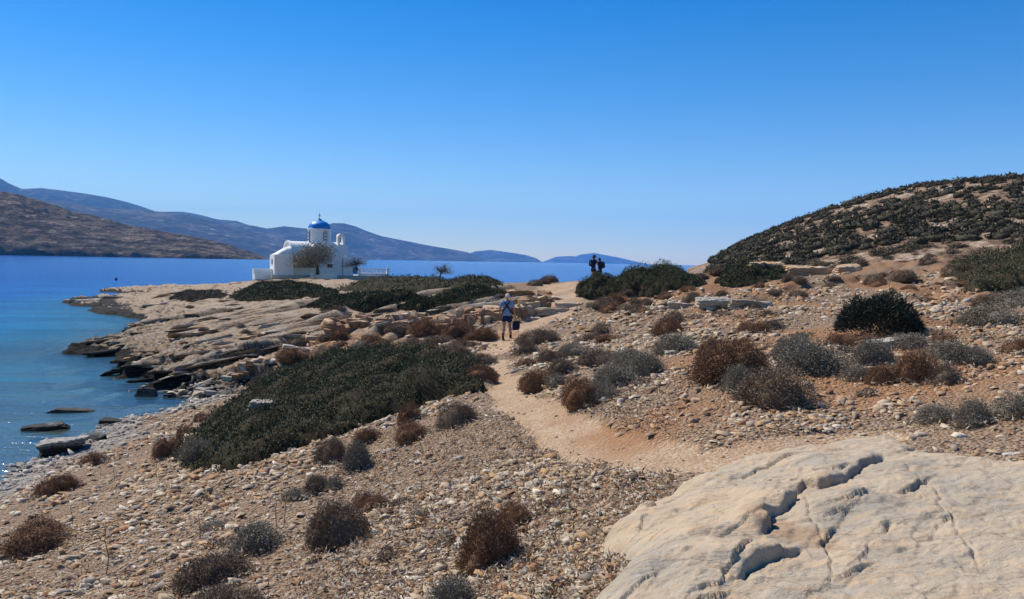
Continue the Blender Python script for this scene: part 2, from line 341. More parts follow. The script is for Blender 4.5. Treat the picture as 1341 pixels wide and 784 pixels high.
def mat_ground():
    k = N('ground'); k.b.inputs['Specular IOR Level'].default_value = 0.15; P = k.geo()
    n1 = k.noise(P, 0.8, 6, 0.6); n2 = k.noise(P, 5, 5, 0.65); n3 = k.noise(P, 30, 4, 0.7)
    vc = k.vor(k.map(P, (1, 1, 2.2)), 26, 'F1', 'Color'); sepc = k.n('SeparateColor'); k.l(vc, sepc.inputs[0])
    soil = k.mix(k.ramp(n1, [(0.35, 0.), (0.65, 1.)]), (0.30, 0.175, 0.09), (0.42, 0.265, 0.15))
    soil = k.mix(k.math('MULTIPLY', sepc.outputs[0], 0.7), soil, (0.52, 0.43, 0.32))
    soil = k.mix(k.ramp(sepc.outputs[2], [(0.75, 0.), (0.8, 0.8)]), soil, (0.13, 0.085, 0.055))
    soil = k.mix(k.ramp(n3, [(0.30, 0.75), (0.5, 0.)]), soil, (0.15, 0.085, 0.05))
    ve1 = k.vor(k.map(k.mix(0.06, P, k.n('TexNoise').outputs['Color']), (1, 1, 2.2)), 17, 'DISTANCE_TO_EDGE'); ve2 = k.vor(k.map(P, (1, 1, 2.2)), 44, 'DISTANCE_TO_EDGE')
    soil = k.mix(k.math('MULTIPLY', k.ramp(ve1, [(0.0, 1.), (0.07, 0.)]), k.ramp(n2, [(0.42, 0.), (0.55, 0.85)])), soil, (0.10, 0.055, 0.03))  # cell edges darkened: shadow lines between shards painted into the soil
    soil = k.mix(k.math('MULTIPLY', k.ramp(ve2, [(0.0, 1.), (0.10, 0.)]), k.ramp(n2, [(0.45, 0.8), (0.6, 0.2)])), soil, (0.12, 0.065, 0.035))  # finer painted shadow gaps, same idea at a smaller scale
    pth = k.mix(k.ramp(n2, [(0.3, 0.), (0.7, 1.)]), (0.42, 0.28, 0.165), (0.53, 0.375, 0.23))
    redc = k.mix(n2, (0.31, 0.15, 0.07), (0.41, 0.235, 0.125))
    pth = k.mix(k.ramp(n3, [(0.33, 0.7), (0.46, 0.)]), pth, (0.24, 0.14, 0.075)); pth = k.mix(k.ramp(sepc.outputs[0], [(0.78, 0.), (0.82, 0.7)]), pth, (0.58, 0.49, 0.38)); pth = k.mix(k.ramp(n1, [(0.35, 0.55), (0.6, 0.)]), pth, (0.36, 0.21, 0.115))
    c = k.mix(k.ramp(k.math('ADD', k.attr('path'), k.math('MULTIPLY', k.math('SUBTRACT', n2, 0.5), 1.1)), [(0.35, 0.), (0.7, 1.)]), soil, pth)
    c = k.mix(k.ramp(k.math('ADD', k.attr('red'), k.math('MULTIPLY', k.math('SUBTRACT', n2, 0.5), 0.6)), [(0.25, 0.), (0.9, 0.95)]), c, redc)
    # slabs of schist: streaks along the strike
    PM = k.map(k.map(P, (1, 1, 1), (0, 0, math.radians(38))), (1.0, 0.15, 1.6)); s1 = k.noise(PM, 1.5, 8, 0.72, 0.5); s2 = k.noise(PM, 9, 5, 0.7)
    rk = k.ramp(s1, [(0.36, (0.07, 0.05, 0.036)), (0.41, (0.34, 0.22, 0.13)), (0.46, (0.56, 0.48, 0.37)), (0.51, (0.46, 0.28, 0.14)), (0.55, (0.42, 0.31, 0.21)), (0.60, (0.66, 0.59, 0.49)), (0.67, (0.48, 0.34, 0.20))])
    rk = k.mix(k.ramp(s2, [(0.28, 0.85), (0.42, 0.)]), rk, (0.085, 0.07, 0.058))
    rk = k.mix(k.ramp(k.math('ADD', k.attr('strat'), k.math('MULTIPLY', k.math('SUBTRACT', s2, 0.5), 0.5)), [(0.15, 0.7), (0.32, 0.)]), rk, (0.17, 0.11, 0.07))  # low strata painted darker, shade of the ledges put into the colour
    rk = k.mix(k.ramp(k.attr('strat'), [(0.6, 0.), (0.85, 0.4)]), rk, (0.58, 0.52, 0.43))  # raised strata painted paler, like sunlit slab tops
    rk = k.mix(k.math('MULTIPLY', k.attr('crev_shade'), k.ramp(s2, [(0.35, 0.5), (0.55, 1.)])), rk, (0.07, 0.05, 0.036))  # crevice shade painted into the rock colour
    rk = k.mix(k.math('MULTIPLY', k.attr('red'), k.ramp(n1, [(0.4, 0.2), (0.6, 0.9)])), rk, (0.42, 0.235, 0.115))
    rf = k.ramp(k.math('ADD', k.attr('rock'), k.math('MULTIPLY', k.math('SUBTRACT', n2, 0.5), 0.9)), [(0.40, 0.), (0.56, 1.)])
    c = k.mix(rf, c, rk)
    bc = k.mix(sepc.outputs[1], (0.20, 0.175, 0.145), (0.46, 0.42, 0.36))
    c = k.mix(k.ramp(k.math('ADD', k.attr('beach'), k.math('MULTIPLY', k.math('SUBTRACT', n2, 0.5), 0.8)), [(0.3, 0.), (0.7, 1.)]), c, bc)
    dk = k.mix(k.ramp(s1, [(0.4, 0.), (0.62, 1.)]), (0.012, 0.010, 0.009), (0.075, 0.062, 0.05))
    c = k.mix(k.ramp(k.math('ADD', k.attr('dark'), k.math('MULTIPLY', k.math('SUBTRACT', n2, 0.5), 0.8)), [(0.4, 0.), (0.6, 1.)]), c, dk)
    k.col(c).rough(0.9)
    vd = k.vor(k.map(P, (1, 1, 2)), 22, 'F1', 'Distance')
    h = k.math('ADD', k.math('MULTIPLY', n2, 0.5), k.math('MULTIPLY', n3, 0.5))
    h = k.math('ADD', h, k.math('MULTIPLY', k.math('SUBTRACT', 1.0, vd), k.math('SUBTRACT', 0.9, k.math('MULTIPLY', k.attr('path'), 0.5))))
    b1 = k.bump(h, 1.0, 0.06)
    b2 = k.bump(k.math('MULTIPLY', k.math('ADD', s1, k.math('MULTIPLY', s2, 0.6)), rf), 1.0, 0.22, b1)
    k.nrm(b2); return k.m
ground = add('ground', gme, mat_ground(), kind='structure')

# ------------------------------------------------------------------ the sea
SA = np.radians(np.concatenate([np.linspace(-70, -37, 30, endpoint=False), np.linspace(-37, 12, 420, endpoint=False), np.linspace(12, 70, 60)]))
SR = np.exp(np.concatenate([np.linspace(math.log(6), math.log(180), 330, endpoint=False), np.linspace(math.log(180), math.log(21000), 70)]))
SAA, SRR = np.meshgrid(SA, SR, indexing='ij'); SX = SRR * np.sin(SAA); SY = SRR * np.cos(SAA)
gz = np.where(SRR < 195, height(SX, SY), -10.0)
dpt = np.where(gz < 0, -gz, 0.0) + np.clip((SRR - 60) / 50, 0, 6)
sx_, sy_ = SX + 0 * SX, SY
big = 1.2 * fbm(SX * 0.05, SY * 0.02, 4, 91)
sme = mesh_np('sea', np.stack([SX, SY, 0 * SX], -1).reshape(-1, 3), [gridfaces(len(SA), len(SR))[:, ::-1]], smooth=True, attrs=dict(depth=dpt.ravel()))
def mat_sea():
    k = N('sea_water'); P = k.geo(); d = k.attr('depth')
    PL = k.map(P, (0.35, 1.0, 1)); 
    w1 = k.noise(PL, 1.6, 5, 0.62); w2 = k.noise(k.map(P, (0.05, 0.16, 1)), 1.0, 5, 0.6); w3 = k.noise(k.map(P, (0.0012, 0.006, 1)), 1.0, 5, 0.6)
    n1 = k.noise(k.map(P, (0.25, 0.5, 1)), 1.0, 4, 0.6)
    dd = k.math('ADD', d, k.math('MULTIPLY', k.math('SUBTRACT', n1, 0.5), 0.9))
    body = k.ramp(k.math('DIVIDE', dd, 9.0), [(0.0, (0.11, 0.21, 0.24)), (0.10, (0.028, 0.20, 0.34)), (0.24, (0.006, 0.115, 0.37)), (0.55, (0.0006, 0.095, 0.36)), (0.9, (0.0002, 0.085, 0.335))])
    k.b.inputs['Metallic'].default_value = 0
    body = k.mix(k.ramp(w2, [(0.40, 0.75), (0.56, 0.)]), body, k.mix(1.0, body, (0.62, 0.62, 0.72), 'MULTIPLY'))
    body = k.mix(k.ramp(w3, [(0.42, 0.0), (0.6, 0.4)]), body, k.mix(1.0, body, (1.6, 1.35, 1.2), 'MULTIPLY'))
    k.col(body).rough(0.16); k.b.inputs['IOR'].default_value = 1.33; k.b.inputs['Specular IOR Level'].default_value = 0.03
    h = k.math('ADD', w1, k.math('MULTIPLY', w2, 1.5))
    bp = k.bump(h, 0.55, 0.24); k.nrm(bp)
    tr = k.n('BsdfTransparent'); tr.inputs[0].default_value = (0.62, 0.86, 0.90, 1)
    gl = k.n('BsdfGlossy'); gl.inputs['Roughness'].default_value = 0.1; k.l(bp, gl.inputs['Normal'])
    fr = k.n('Fresnel'); fr.inputs[0].default_value = 1.33; k.l(bp, fr.inputs['Normal'])
    m1 = k.n('MixShader'); k.l(k.math('MULTIPLY', fr.outputs[0], 0.45), m1.inputs[0]); k.l(tr.outputs[0], m1.inputs[1]); k.l(gl.outputs[0], m1.inputs[2])
    op = k.ramp(k.math('DIVIDE', dd, 1.6), [(0.0, 0.10), (0.35, 0.45), (0.8, 0.92), (1.0, 1.0)])
    m2 = k.n('MixShader'); k.l(op, m2.inputs[0]); k.l(m1.outputs[0], m2.inputs[1]); k.l(k.b.outputs[0], m2.inputs[2])
    k.l(m2.outputs[0], k.out.inputs[0]); return k.m
sea = add('sea', sme, mat_sea(), kind='structure')

# ------------------------------------------------------------------ hill, headland, far coasts
def px_az(px, py=340):
    d = ray(px, py); return math.atan2(d[0], d[1])
def ridge(prof):
    a = []; t = []
    for px, py in prof:
        d = ray(px, py); a.append(math.atan2(d[0], d[1])); t.append(d[2] / math.hypot(d[0], d[1]))
    return np.array(a), np.array(t)
def landform(name, prof, r0_, r1_, r2_, nu, nv, mat, base=-2.0, shape=1.0, amp=0.06, nsc=6.0, seed=0, amin=None, amax=None, cliff=0, kind='structure'):
    ra, rt = ridge(prof)
    a = np.linspace(ra[0] if amin is None else amin, ra[-1] if amax is None else amax, nu)
    tt = np.interp(a, ra, rt)
    r = np.concatenate([np.linspace(r0_, r1_, nv), np.linspace(r1_, r2_, nv // 3)[1:]])
    A2, R2 = np.meshgrid(a, r, indexing='ij')
    u = (R2 - r0_) / (r1_ - r0_)
    X = R2 * np.sin(A2); Y = R2 * np.cos(A2); s = nsc / r1_
    prf = np.where(u < 1, np.sin(np.clip(u, 0, 1) * math.pi / 2) ** shape, np.cos(np.clip((u - 1) * (r1_ - r0_) / (r2_ - r1_), 0, 1) * math.pi / 2))
    ztop = (tt * r1_ + CAMZ)[:, None] - base
    nn = fbm(X * s, Y * s, 6, seed) * amp * 6
    z = ztop * np.clip(prf * (1 + nn * np.clip(u * 3, 0.0, 1) * (1 - 0.5 * prf)), 0, 9)
    if cliff: z = z + cliff * sstep(0, 0.03, u) * (0.6 + 0.8 * vnoise(X * s * 6, Y * s * 6, seed + 3)) * np.clip(ztop / (0.25 * ztop.max()), 0.12, 1)
    z = z + base
    el = ((z - CAMZ) / R2).max(1); corr = tt / np.where(np.abs(el) < 1e-5, 1e-5, el)
    # scale each azimuth so its skyline falls where it should (smoothed)
    z = np.where(z > CAMZ, CAMZ + (z - CAMZ) * np.clip(corr, 0.3, 3)[:, None], z)
    me = mesh_np(name, np.stack([X, Y, z], -1).reshape(-1, 3), [gridfaces(nu, len(r))[:, ::-1]], smooth=True)
    return add(name, me, mat, kind=kind), (a, r, z)
def mat_far(name, cols, sc, stretch=(1, 1, 2.5), spots=None, bumpd=10, fine=6):
    k = N(name); P = k.geo(); PM = k.map(P, stretch)
    n = k.noise(PM, sc, 7, 0.65); n2 = k.noise(PM, sc * fine, 5, 0.7)
    c = k.ramp(k.math('ADD', k.math('MULTIPLY', n, 0.5), k.math('MULTIPLY', n2, 0.5)), [(0.43, cols[0]), (0.48, cols[1]), (0.53, cols[2]), (0.59, cols[3])])
    if spots:
        v = k.vor(PM, spots[0], 'F1', 'Distance'); msk = k.math('MULTIPLY', k.ramp(v, [(0.10, 1.), (0.2, 0.)]), k.ramp(n, [(0.45, 0.), (0.6, 1.)]))
        c = k.mix(msk, c, spots[1])
    k.col(c).rough(0.95); k.b.inputs['Specular IOR Level'].default_value = 0.1
    k.nrm(k.bump(k.math('ADD', n, k.math('MULTIPLY', n2, 0.4)), 0.9, bumpd)); return k.m
HILL = [(900, 352), (925, 344), (940, 336), (975, 317), (1010, 302), (1050, 287), (1085, 274), (1120, 263), (1150, 254), (1200, 244), (1240, 239), (1300, 233), (1341, 231), (1450, 224), (1600, 215), (1900, 230)]
mh = mat_far('hill_soil', [(0.09, 0.06, 0.038), (0.18, 0.118, 0.075), (0.29, 0.20, 0.135), (0.45, 0.37, 0.28)], 0.22, (1, 1, 2), (0.5, (0.55, 0.48, 0.40)), 0.6)
hill, (hA, hR, hZ) = landform('hill', HILL, 70, 210, 420, 320, 150, mh, base=1.0, shape=0.9, amp=0.03, nsc=14, seed=5)
m1 = mat_far('headland_scrub', [(0.018, 0.020, 0.011), (0.062, 0.047, 0.029), (0.14, 0.098, 0.062), (0.30, 0.235, 0.17)], 0.016, (1, 1, 6), (0.03, (0.36, 0.31, 0.25)), 16, 9)
HEAD = [(-400, 200), (-200, 228), (-60, 244), (0, 250), (25, 254), (50, 262), (75, 269), (95, 277), (120, 281), (145, 288), (165, 294), (190, 298), (215, 303), (240, 307), (270, 313), (298, 319), (312, 325), (325, 328), (338, 333), (347, 338), (360, 341)]
landform('headland', HEAD, 1750, 2250, 2900, 420, 110, m1, base=-6, shape=0.85, amp=0.05, nsc=26, seed=15, cliff=11)
mm = mat_far('mountain_slopes', [(0.025, 0.028, 0.022), (0.042, 0.042, 0.032), (0.07, 0.065, 0.05), (0.15, 0.13, 0.105)], 0.0022, (1, 1, 3), (0.006, (0.42, 0.38, 0.33)), 60)
B1 = [(-300, 262), (0, 258), (40, 258), (90, 264), (130, 271), (165, 274), (200, 276), (240, 280), (280, 290), (320, 300), (350, 307), (380, 314), (430, 325), (470, 336), (490, 342)]
landform('mountain', B1, 6500, 8200, 10500, 300, 90, mm, base=-30, shape=0.9, amp=0.03, nsc=22, seed=25)
A1 = [(-300, 180), (-40, 218), (0, 233), (12, 240), (28, 247), (55, 246), (80, 249), (110, 253), (140, 258), (165, 264), (185, 270), (205, 277), (240, 277), (262, 281), (285, 287), (310, 289), (330, 296), (360, 310), (400, 330), (430, 342)]
landform('mountain', A1, 10800, 12200, 14500, 260, 70, mm, base=-30, shape=0.9, amp=0.02, nsc=18, seed=35)
D1 = [(240, 330), (275, 290), (300, 292), (330, 295), (350, 299), (372, 296), (400, 299), (420, 296), (436, 292), (450, 292), (465, 296), (482, 303), (500, 309), (530, 315), (560, 321), (590, 326), (612, 330), (622, 334), (640, 344)]
landform('mountain', D1, 8600, 10000, 12500, 300, 90, mm, base=-30, shape=0.9, amp=0.03, nsc=24, seed=45)
E1 = [(590, 344), (608, 334), (622, 329), (642, 327), (665, 330), (690, 334), (702, 338), (712, 344)]
landform('far_island', E1, 13000, 14200, 16000, 120, 50, mm, base=-30, shape=0.8, amp=0.03, nsc=30, seed=55)
F1_ = [(700, 347), (715, 341), (728, 336), (745, 335), (770, 337), (795, 337), (808, 341), (822, 346), (840, 350)]
landform('far_island', F1_, 18500, 19300, 20300, 120, 50, mm, base=-30, shape=0.8, amp=0.03, nsc=30, seed=65)
G1 = [(730, 346), (760, 333), (778, 331), (810, 337), (840, 344), (870, 349)]
landform('far_island', G1, 19300, 19800, 20600, 100, 40, mm, base=-30, shape=0.8, amp=0.02, nsc=30, seed=75)
# ------------------------------------------------------------------ small mesh kit
class MB:
    def __init__(s): s.V = []; s.Fs = []; s.n = 0
    def raw(s, V, F):
        V = [tuple(map(float, v)) for v in V]; s.Fs += [tuple(i + s.n for i in f) for f in F]; s.V += V; s.n += len(V); return s
    def box(s, c, d, rot=0.0):
        x, y, z = (q / 2 for q in d); cr, sr = math.cos(rot), math.sin(rot); P = []
        for k in (-z, z):
            for a, b in ((-x, -y), (x, -y), (x, y), (-x, y)): P.append((c[0] + a * cr - b * sr, c[1] + a * sr + b * cr, c[2] + k))
        return s.raw(P, [(3, 2, 1, 0), (4, 5, 6, 7), (0, 1, 5, 4), (1, 2, 6, 5), (2, 3, 7, 6), (3, 0, 4, 7)])
    def tube(s, pts, rad, n=8):
        pts = [Vector(p) for p in pts]
        if not hasattr(rad, '__len__'): rad = [rad] * len(pts)
        P = []
        for i, p in enumerate(pts):
            d = (pts[min(i + 1, len(pts) - 1)] - pts[max(i - 1, 0)]).normalized()
            a = d.cross(Vector((0.3, 0.9, 0.2)) if abs(d.z) > 0.8 else Vector((0, 0, 1))).normalized(); b = d.cross(a)
            for k in range(n):
                t = 2 * math.pi * k / n; P.append(p + (a * math.cos(t) + b * math.sin(t)) * rad[i])
        Fq = []
        for i in range(len(pts) - 1):
            for k in range(n): Fq.append((i * n + k, i * n + (k + 1) % n, (i + 1) * n + (k + 1) % n, (i + 1) * n + k))
        Fq += [tuple(range(n))[::-1], tuple((len(pts) - 1) * n + k for k in range(n))]
        return s.raw(P, Fq)
    def lathe(s, prof, c=(0, 0, 0), n=32, a0=0, a1=2 * math.pi):
        full = abs(a1 - a0 - 2 * math.pi) < 1e-6; m = n if full else n + 1; P = []
        for r, z in prof:
            for k in range(m):
                t = a0 + (a1 - a0) * k / n; P.append((c[0] + r * math.cos(t), c[1] + r * math.sin(t), c[2] + z))
        Fq = []
        for i in range(len(prof) - 1):
            for k in range(n): Fq.append((i * m + k, i * m + (k + 1) % m, (i + 1) * m + (k + 1) % m, (i + 1) * m + k))
        return s.raw(P, Fq)
    def extrude(s, poly, o, u, v, w):
        """2-D polygon (a,b) placed at o + a*u + b*v, given thickness w (vector)"""
        o, u, v, w = map(Vector, (o, u, v, w)); n = len(poly)
        A = [o + u * a + v * b for a, b in poly]; B = [p + w for p in A]
        return s.raw(A + B, [tuple(range(n))[::-1], tuple(range(n, 2 * n))] + [(i, (i + 1) % n, n + (i + 1) % n, n + i) for i in range(n)])
    def build(s, name, mat, parent=None, smooth=False, **kw):
        me = bpy.data.meshes.new(name); me.from_pydata(s.V, [], s.Fs); me.update()
        import bmesh
        b = bmesh.new(); b.from_mesh(me); bmesh.ops.recalc_face_normals(b, faces=b.faces); b.to_mesh(me); b.free()
        if smooth: me.polygons.foreach_set('use_smooth', np.ones(len(me.polygons), bool))
        return add(name, me, mat, parent, **kw)
def empty(name, loc, rotz=0, label=None, cat=None, group=None, kind=None):
    return add(name, None, None, None, label, cat, group, kind, loc, rotz)
def ico(sub):
    import bmesh
    b = bmesh.new(); bmesh.ops.create_icosphere(b, subdivisions=sub, radius=1.0)
    V = np.array([v.co[:] for v in b.verts]); Fc = np.array([[v.index for v in f.verts] for f in b.faces]); b.free(); return V, Fc
ICO = {k: ico(k) for k in (1, 2, 3, 4)}

# ------------------------------------------------------------------ the chapel
mwhite = N('whitewash'); _v = mwhite.obj(); _n = mwhite.noise(_v, 1.6, 6, 0.65); _n2 = mwhite.noise(mwhite.map(_v, (1, 1, 0.25)), 3.0, 5, 0.7)
mwhite.col(mwhite.mix(mwhite.ramp(_n2, [(0.32, 0.55), (0.5, 0.)]), mwhite.mix(_n, (0.80, 0.79, 0.765), (0.88, 0.87, 0.85)), (0.66, 0.63, 0.58))).rough(0.85)
mwhite.nrm(mwhite.bump(_n, 0.5, 0.05)); mwhite = mwhite.m
mblue = plain('blue_paint', (0.014, 0.21, 0.62), 0.45, 0.4, 0.2, 2.5)
mdblue = plain('dark_blue_paint', (0.010, 0.045, 0.13), 0.5, 0.3)
mglass = plain('dark_pane', (0.02, 0.03, 0.045), 0.15, 0.5)
mmetal = plain('grey_metal', (0.28, 0.27, 0.26), 0.5, 0.4)
mpave = plain('court_paving', (0.50, 0.44, 0.36), 0.9, 0.2, 0.2, 2.0, 0.5)
pc_ = at_y(422, 359.0, 99.0)
TH = math.radians(33)
ch = empty('chapel', (pc_[0], pc_[1], pc_[2]), TH, 'whitewashed island chapel with blue dome standing at the end of the headland', 'chapel')
def arch(w, h, n=10, r=None):
    """arched outline, base at 0, width w, full height h"""
    r = w / 2; pts = [(-r, 0), (r, 0)]
    for k in range(n + 1):
        t = math.pi * k / n; pts.append((r * math.cos(t), h - r + r * math.sin(t)))
    return pts
# nave: wall and barrel vault in one profile extruded along x
prof = [(0, -1.2), (3.4, -1.2), (3.4, 2.3)] + [(1.7 + 1.7 * math.cos(math.pi * k / 20), 2.3 + 1.7 * math.sin(math.pi * k / 20)) for k in range(1, 20)] + [(0, 2.3)]
MB().extrude(prof, (-3.75, 0, 0), (0, 1, 0), (0, 0, 1), (6.6, 0, 0)).build('nave_wall', mwhite, ch)
rim = [(1.7 + 1.78 * math.cos(math.pi * k / 20), 2.3 + 1.78 * math.sin(math.pi * k / 20)) for k in range(21)] + [(1.7 + 1.60 * math.cos(math.pi * k / 20), 2.3 + 1.60 * math.sin(math.pi * k / 20)) for k in range(20, -1, -1)]
MB().extrude(rim, (-3.87, 0, 0), (0, 1, 0), (0, 0, 1), (0.22, 0, 0)).build('roof_edge', mwhite, ch)
# cross arm under the drum
prof2 = [(-1.45, -1), (1.45, -1), (1.45, 2.75)] + [(1.45 * math.cos(math.pi * k / 18), 2.75 + 1.35 * math.sin(math.pi * k / 18)) for k in range(1, 18)] + [(-1.45, 2.75)]
MB().extrude(prof2, (0, -0.06, 0), (1, 0, 0), (0, 0, 1), (0, 4.6, 0)).build('cross_arm', mwhite, ch)
# annex with a rising curved roof
MB().box((-4.92, 0.35, 0.55), (2.3, 1.9, 3.5)).build('annex_wall', mwhite, ch)
V = []; nu, nv = 16, 14
for i in range(nu + 1):
    for j in range(nv + 1):
        u, v = i / nu, j / nv; s_ = math.sin(math.pi / 2 * u) ** 1.15
        V.append((-6.02 + 2.2 * u, -0.55 + 1.8 * v, 2.30 + 0.02 + 1.0 * s_ * max(0, 1 - (2 * v - 1) ** 2) ** 0.5))
Fq = [(i * (nv + 1) + j, (i + 1) * (nv + 1) + j, (i + 1) * (nv + 1) + j + 1, i * (nv + 1) + j + 1) for i in range(nu) for j in range(nv)]
k0 = len(V); V += [(v[0], v[1], 2.25) for v in V[:]]
Fq += [(nu * (nv + 1) + j, nu * (nv + 1) + j + 1, k0 + nu * (nv + 1) + j + 1, k0 + nu * (nv + 1) + j) for j in range(nv)]
MB().raw(V, Fq).build('annex_roof', mwhite, ch, smooth=True)
w = MB().box((-6.08, 0.35, 1.45), (0.04, 0.36, 0.62)).build('window', mdblue, ch); MB().box((-6.105, 0.35, 1.45), (0.02, 0.24, 0.48)).build('pane', mglass, w)
# right hand block with its little apse roof
MB().box((3.42, 0.62, 0.45), (1.14, 1.3, 3.3)).build('side_block', mwhite, ch)
MB().lathe([(0.95 * math.cos(t), 0.95 * math.sin(t)) for t in [math.pi / 2 * k / 10 for k in range(10)]] + [(0.01, 0.95)], (2.85, 1.9, 2.1), 28).build('apse_roof', mwhite, ch, smooth=True)
MB().lathe([(0.95, -3), (0.95, 0)], (2.85, 1.9, 2.1), 28).build('apse_wall', mwhite, ch, smooth=True)
# drum, dome, lantern cap, cross
MB().lathe([(1.40, 3.3), (1.40, 5.50), (1.47, 5.52), (1.47, 5.62), (1.38, 5.64)], (0.2, 1.7, 0), 48).build('drum', mwhite, ch)
MB().lathe([(1.41, 0), (1.41, 0.05)] + [(1.37 * math.cos(t), 0.06 + 1.02 * math.sin(t) ** 0.9) for t in [math.pi / 2 * k / 14 for k in range(14)]] + [(0.02, 1.08)], (0.2, 1.7, 5.62), 48).build('dome', mblue, ch, smooth=True)
cap = MB().lathe([(0.01, -0.1), (0.40, -0.04), (0.30, 0.06), (0.2, 0.10), (0.16, 0.18), (0.01, 0.2)], (0.2, 1.7, 6.70), 20).build('dome_cap', mdblue, ch)
MB().box((0.2, 1.7, 7.2), (0.07, 0.07, 0.78)).box((0.2, 1.7, 7.28), (0.32, 0.06, 0.07)).build('cross', mmetal, cap)
va = TH - math.radians(13.5)
for da in (30, -64, 120, 210):
    # angle measured from the direction to the viewer
    a = -math.pi / 2 - va + math.radians(da) + 0; a = -math.pi / 2 - (TH - math.radians(13.5)) + math.radians(da)
    n_ = Vector((math.cos(a), math.sin(a), 0)); t_ = Vector((-math.sin(a), math.cos(a), 0)); o_ = Vector((0.2, 1.7, 3.95)) + n_ * 1.33
    fo = arch(0.50, 1.42)
    fr = MB().extrude(fo, o_, t_, (0, 0, 1), n_ * 0.12).build('drum_window', mdblue, ch)
    MB().extrude(arch(0.36, 1.30), o_ + Vector((0, 0, 0.06)), t_, (0, 0, 1), n_ * 0.135).build('shutter', mwhite, fr)
    for q in range(3): MB().box(o_ + n_ * 0.12 + Vector((0, 0, 0.32 + 0.4 * q)), (0.16, 0.16, 0.16), a).build('pane', mglass, fr)
# belfry
bx_ = 2.72
bel = MB().box((bx_, 1.0, 3.05), (1.35, 1.2, 1.0)).box((bx_, 1.0, 3.62), (1.1, 1.0, 0.2)).build('belfry_base', mwhite, ch)
ob = arch(0.92, 1.42); ib = arch(0.34, 0.86)[::-1]
for sx in (-1, 1): MB().box((bx_ + sx * 0.34, 1.0, 4.15), (0.26, 0.62, 0.95)).build('belfry_pier', mwhite, bel)
top = [(-0.47, 0.0)] + [(-0.2 * math.cos(math.pi * k / 8), 0.18 * math.sin(math.pi * k / 8)) for k in range(9)] + [(0.47, 0.0)] + [(0.47 * math.cos(math.pi * k / 12), 0.05 + 0.42 * math.sin(math.pi * k / 12)) for k in range(13)]
MB().extrude(top, (bx_, 0.68, 4.63), (1, 0, 0), (0, 0, 1), (0, 0.64, 0)).build('belfry_arch', mwhite, bel)
MB().box((bx_, 1.0, 5.28), (0.05, 0.05, 0.36)).box((bx_, 1.0, 5.32), (0.2, 0.05, 0.05)).build('belfry_cross', mmetal, bel)
MB().lathe([(0.01, 0.22), (0.06, 0.2), (0.08, 0.08), (0.12, 0.0)], (bx_, 1.0, 4.3), 12).build('bell', mmetal, bel)
w = MB().box((0.95, -0.08, 1.05), (0.62, 0.06, 0.42)).build('window', mdblue, ch); MB().box((0.95, -0.115, 1.05), (0.50, 0.03, 0.30)).build('pane', mglass, w)
MB().tube([(2.62, -0.08, 2.0), (2.62, -0.08, -0.3)], 0.035).build('drainpipe', mmetal, ch)
MB().box((3.98, -0.05, 0.62), (0.05, 0.05, 1.1)).build('lamp_post', mmetal, ch)
g = empty('gate', tuple(ch.matrix_basis @ Vector((0, 0, 0))), TH, 'small blue gate between the chapel and the white balustrade', 'gate')
for k in range(5): MB().box((4.16 + 0.11 * k, 0.3, 0.52), (0.095, 0.05, 0.85)).build('board', mblue, g)
MB().box((4.08, 0.3, 0.5), (0.07, 0.09, 1.0)).box((4.72, 0.3, 0.5), (0.07, 0.09, 1.0)).box((4.4, 0.34, 0.25), (0.6, 0.04, 0.06)).box((4.4, 0.34, 0.8), (0.6, 0.04, 0.06)).build('frame', mdblue, g)
bal = empty('balustrade', tuple(ch.location), TH, 'white openwork balustrade wall running right from the chapel gate', 'balustrade')
MB().box((6.9, 0.3, -0.2), (4.2, 0.28, 0.7)).build('plinth', mwhite, bal)
MB().box((6.9, 0.3, 0.74), (4.25, 0.24, 0.10)).build('rail', mwhite, bal)
for x in (4.95, 8.85): MB().box((x, 0.3, 0.46), (0.3, 0.3, 0.75)).build('pier', mwhite, bal)
for k in range(17): MB().lathe([(0.05, 0), (0.075, 0.12), (0.045, 0.3), (0.05, 0.54)], (5.3 + 0.2 * k, 0.3, 0.15), 6).build('baluster', mwhite, bal)
lw = empty('low_wall', tuple(ch.location), TH, 'low whitewashed wall left of the chapel above the rocks', 'wall')
MB().box((-7.2, 0.4, -0.05), (2.2, 0.5, 1.3)).build('wall', mwhite, lw); MB().box((-7.2, -0.15, -0.3), (2.25, 0.6, 0.7)).build('bench', mwhite, lw)
MB().box((-0.6, -2.2, -0.25), (3.2, 0.35, 0.85)).build('planter_wall', mwhite, None, label='short white planter wall at the foot of the big chapel tree', cat='wall', loc=tuple(ch.location), rotz=TH)
MB().box((0.4, 1.6, -0.62), (14, 5.6, 1.0)).build('court', mpave, None, kind='structure', loc=tuple(ch.location), rotz=TH)

# ------------------------------------------------------------------ rocks
def mat_stonevar(name, bumpd=0.02, attr='tone'):
    k = N(name); v = k.obj(); n = k.noise(v, 9, 5, 0.65); c = k.attr(attr, 'Color')
    k.col(k.mix(k.ramp(n, [(0.3, 0.45), (0.6, 0.)]), c, k.mix(1.0, c, (0.55, 0.48, 0.42), 'MULTIPLY'))).rough(0.9)
    k.nrm(k.bump(n, 0.6, bumpd)); return k.m
def mat_rock(name, a, b, dark, sc=1.5):
    k = N(name); v = k.geo(); n = k.noise(k.map(v, (1, 1, 3)), sc, 7, 0.7); n2 = k.noise(k.map(v, (0.6, 0.6, 4)), sc * 6, 5, 0.7)
    c = k.mix(k.ramp(n, [(0.35, 0.), (0.62, 1.)]), a, b); c = k.mix(k.ramp(n2, [(0.3, 0.8), (0.45, 0.)]), c, dark)
    k.col(c).rough(0.9); k.nrm(k.bump(k.math('ADD', n, n2), 0.9, 0.08)); return k.m
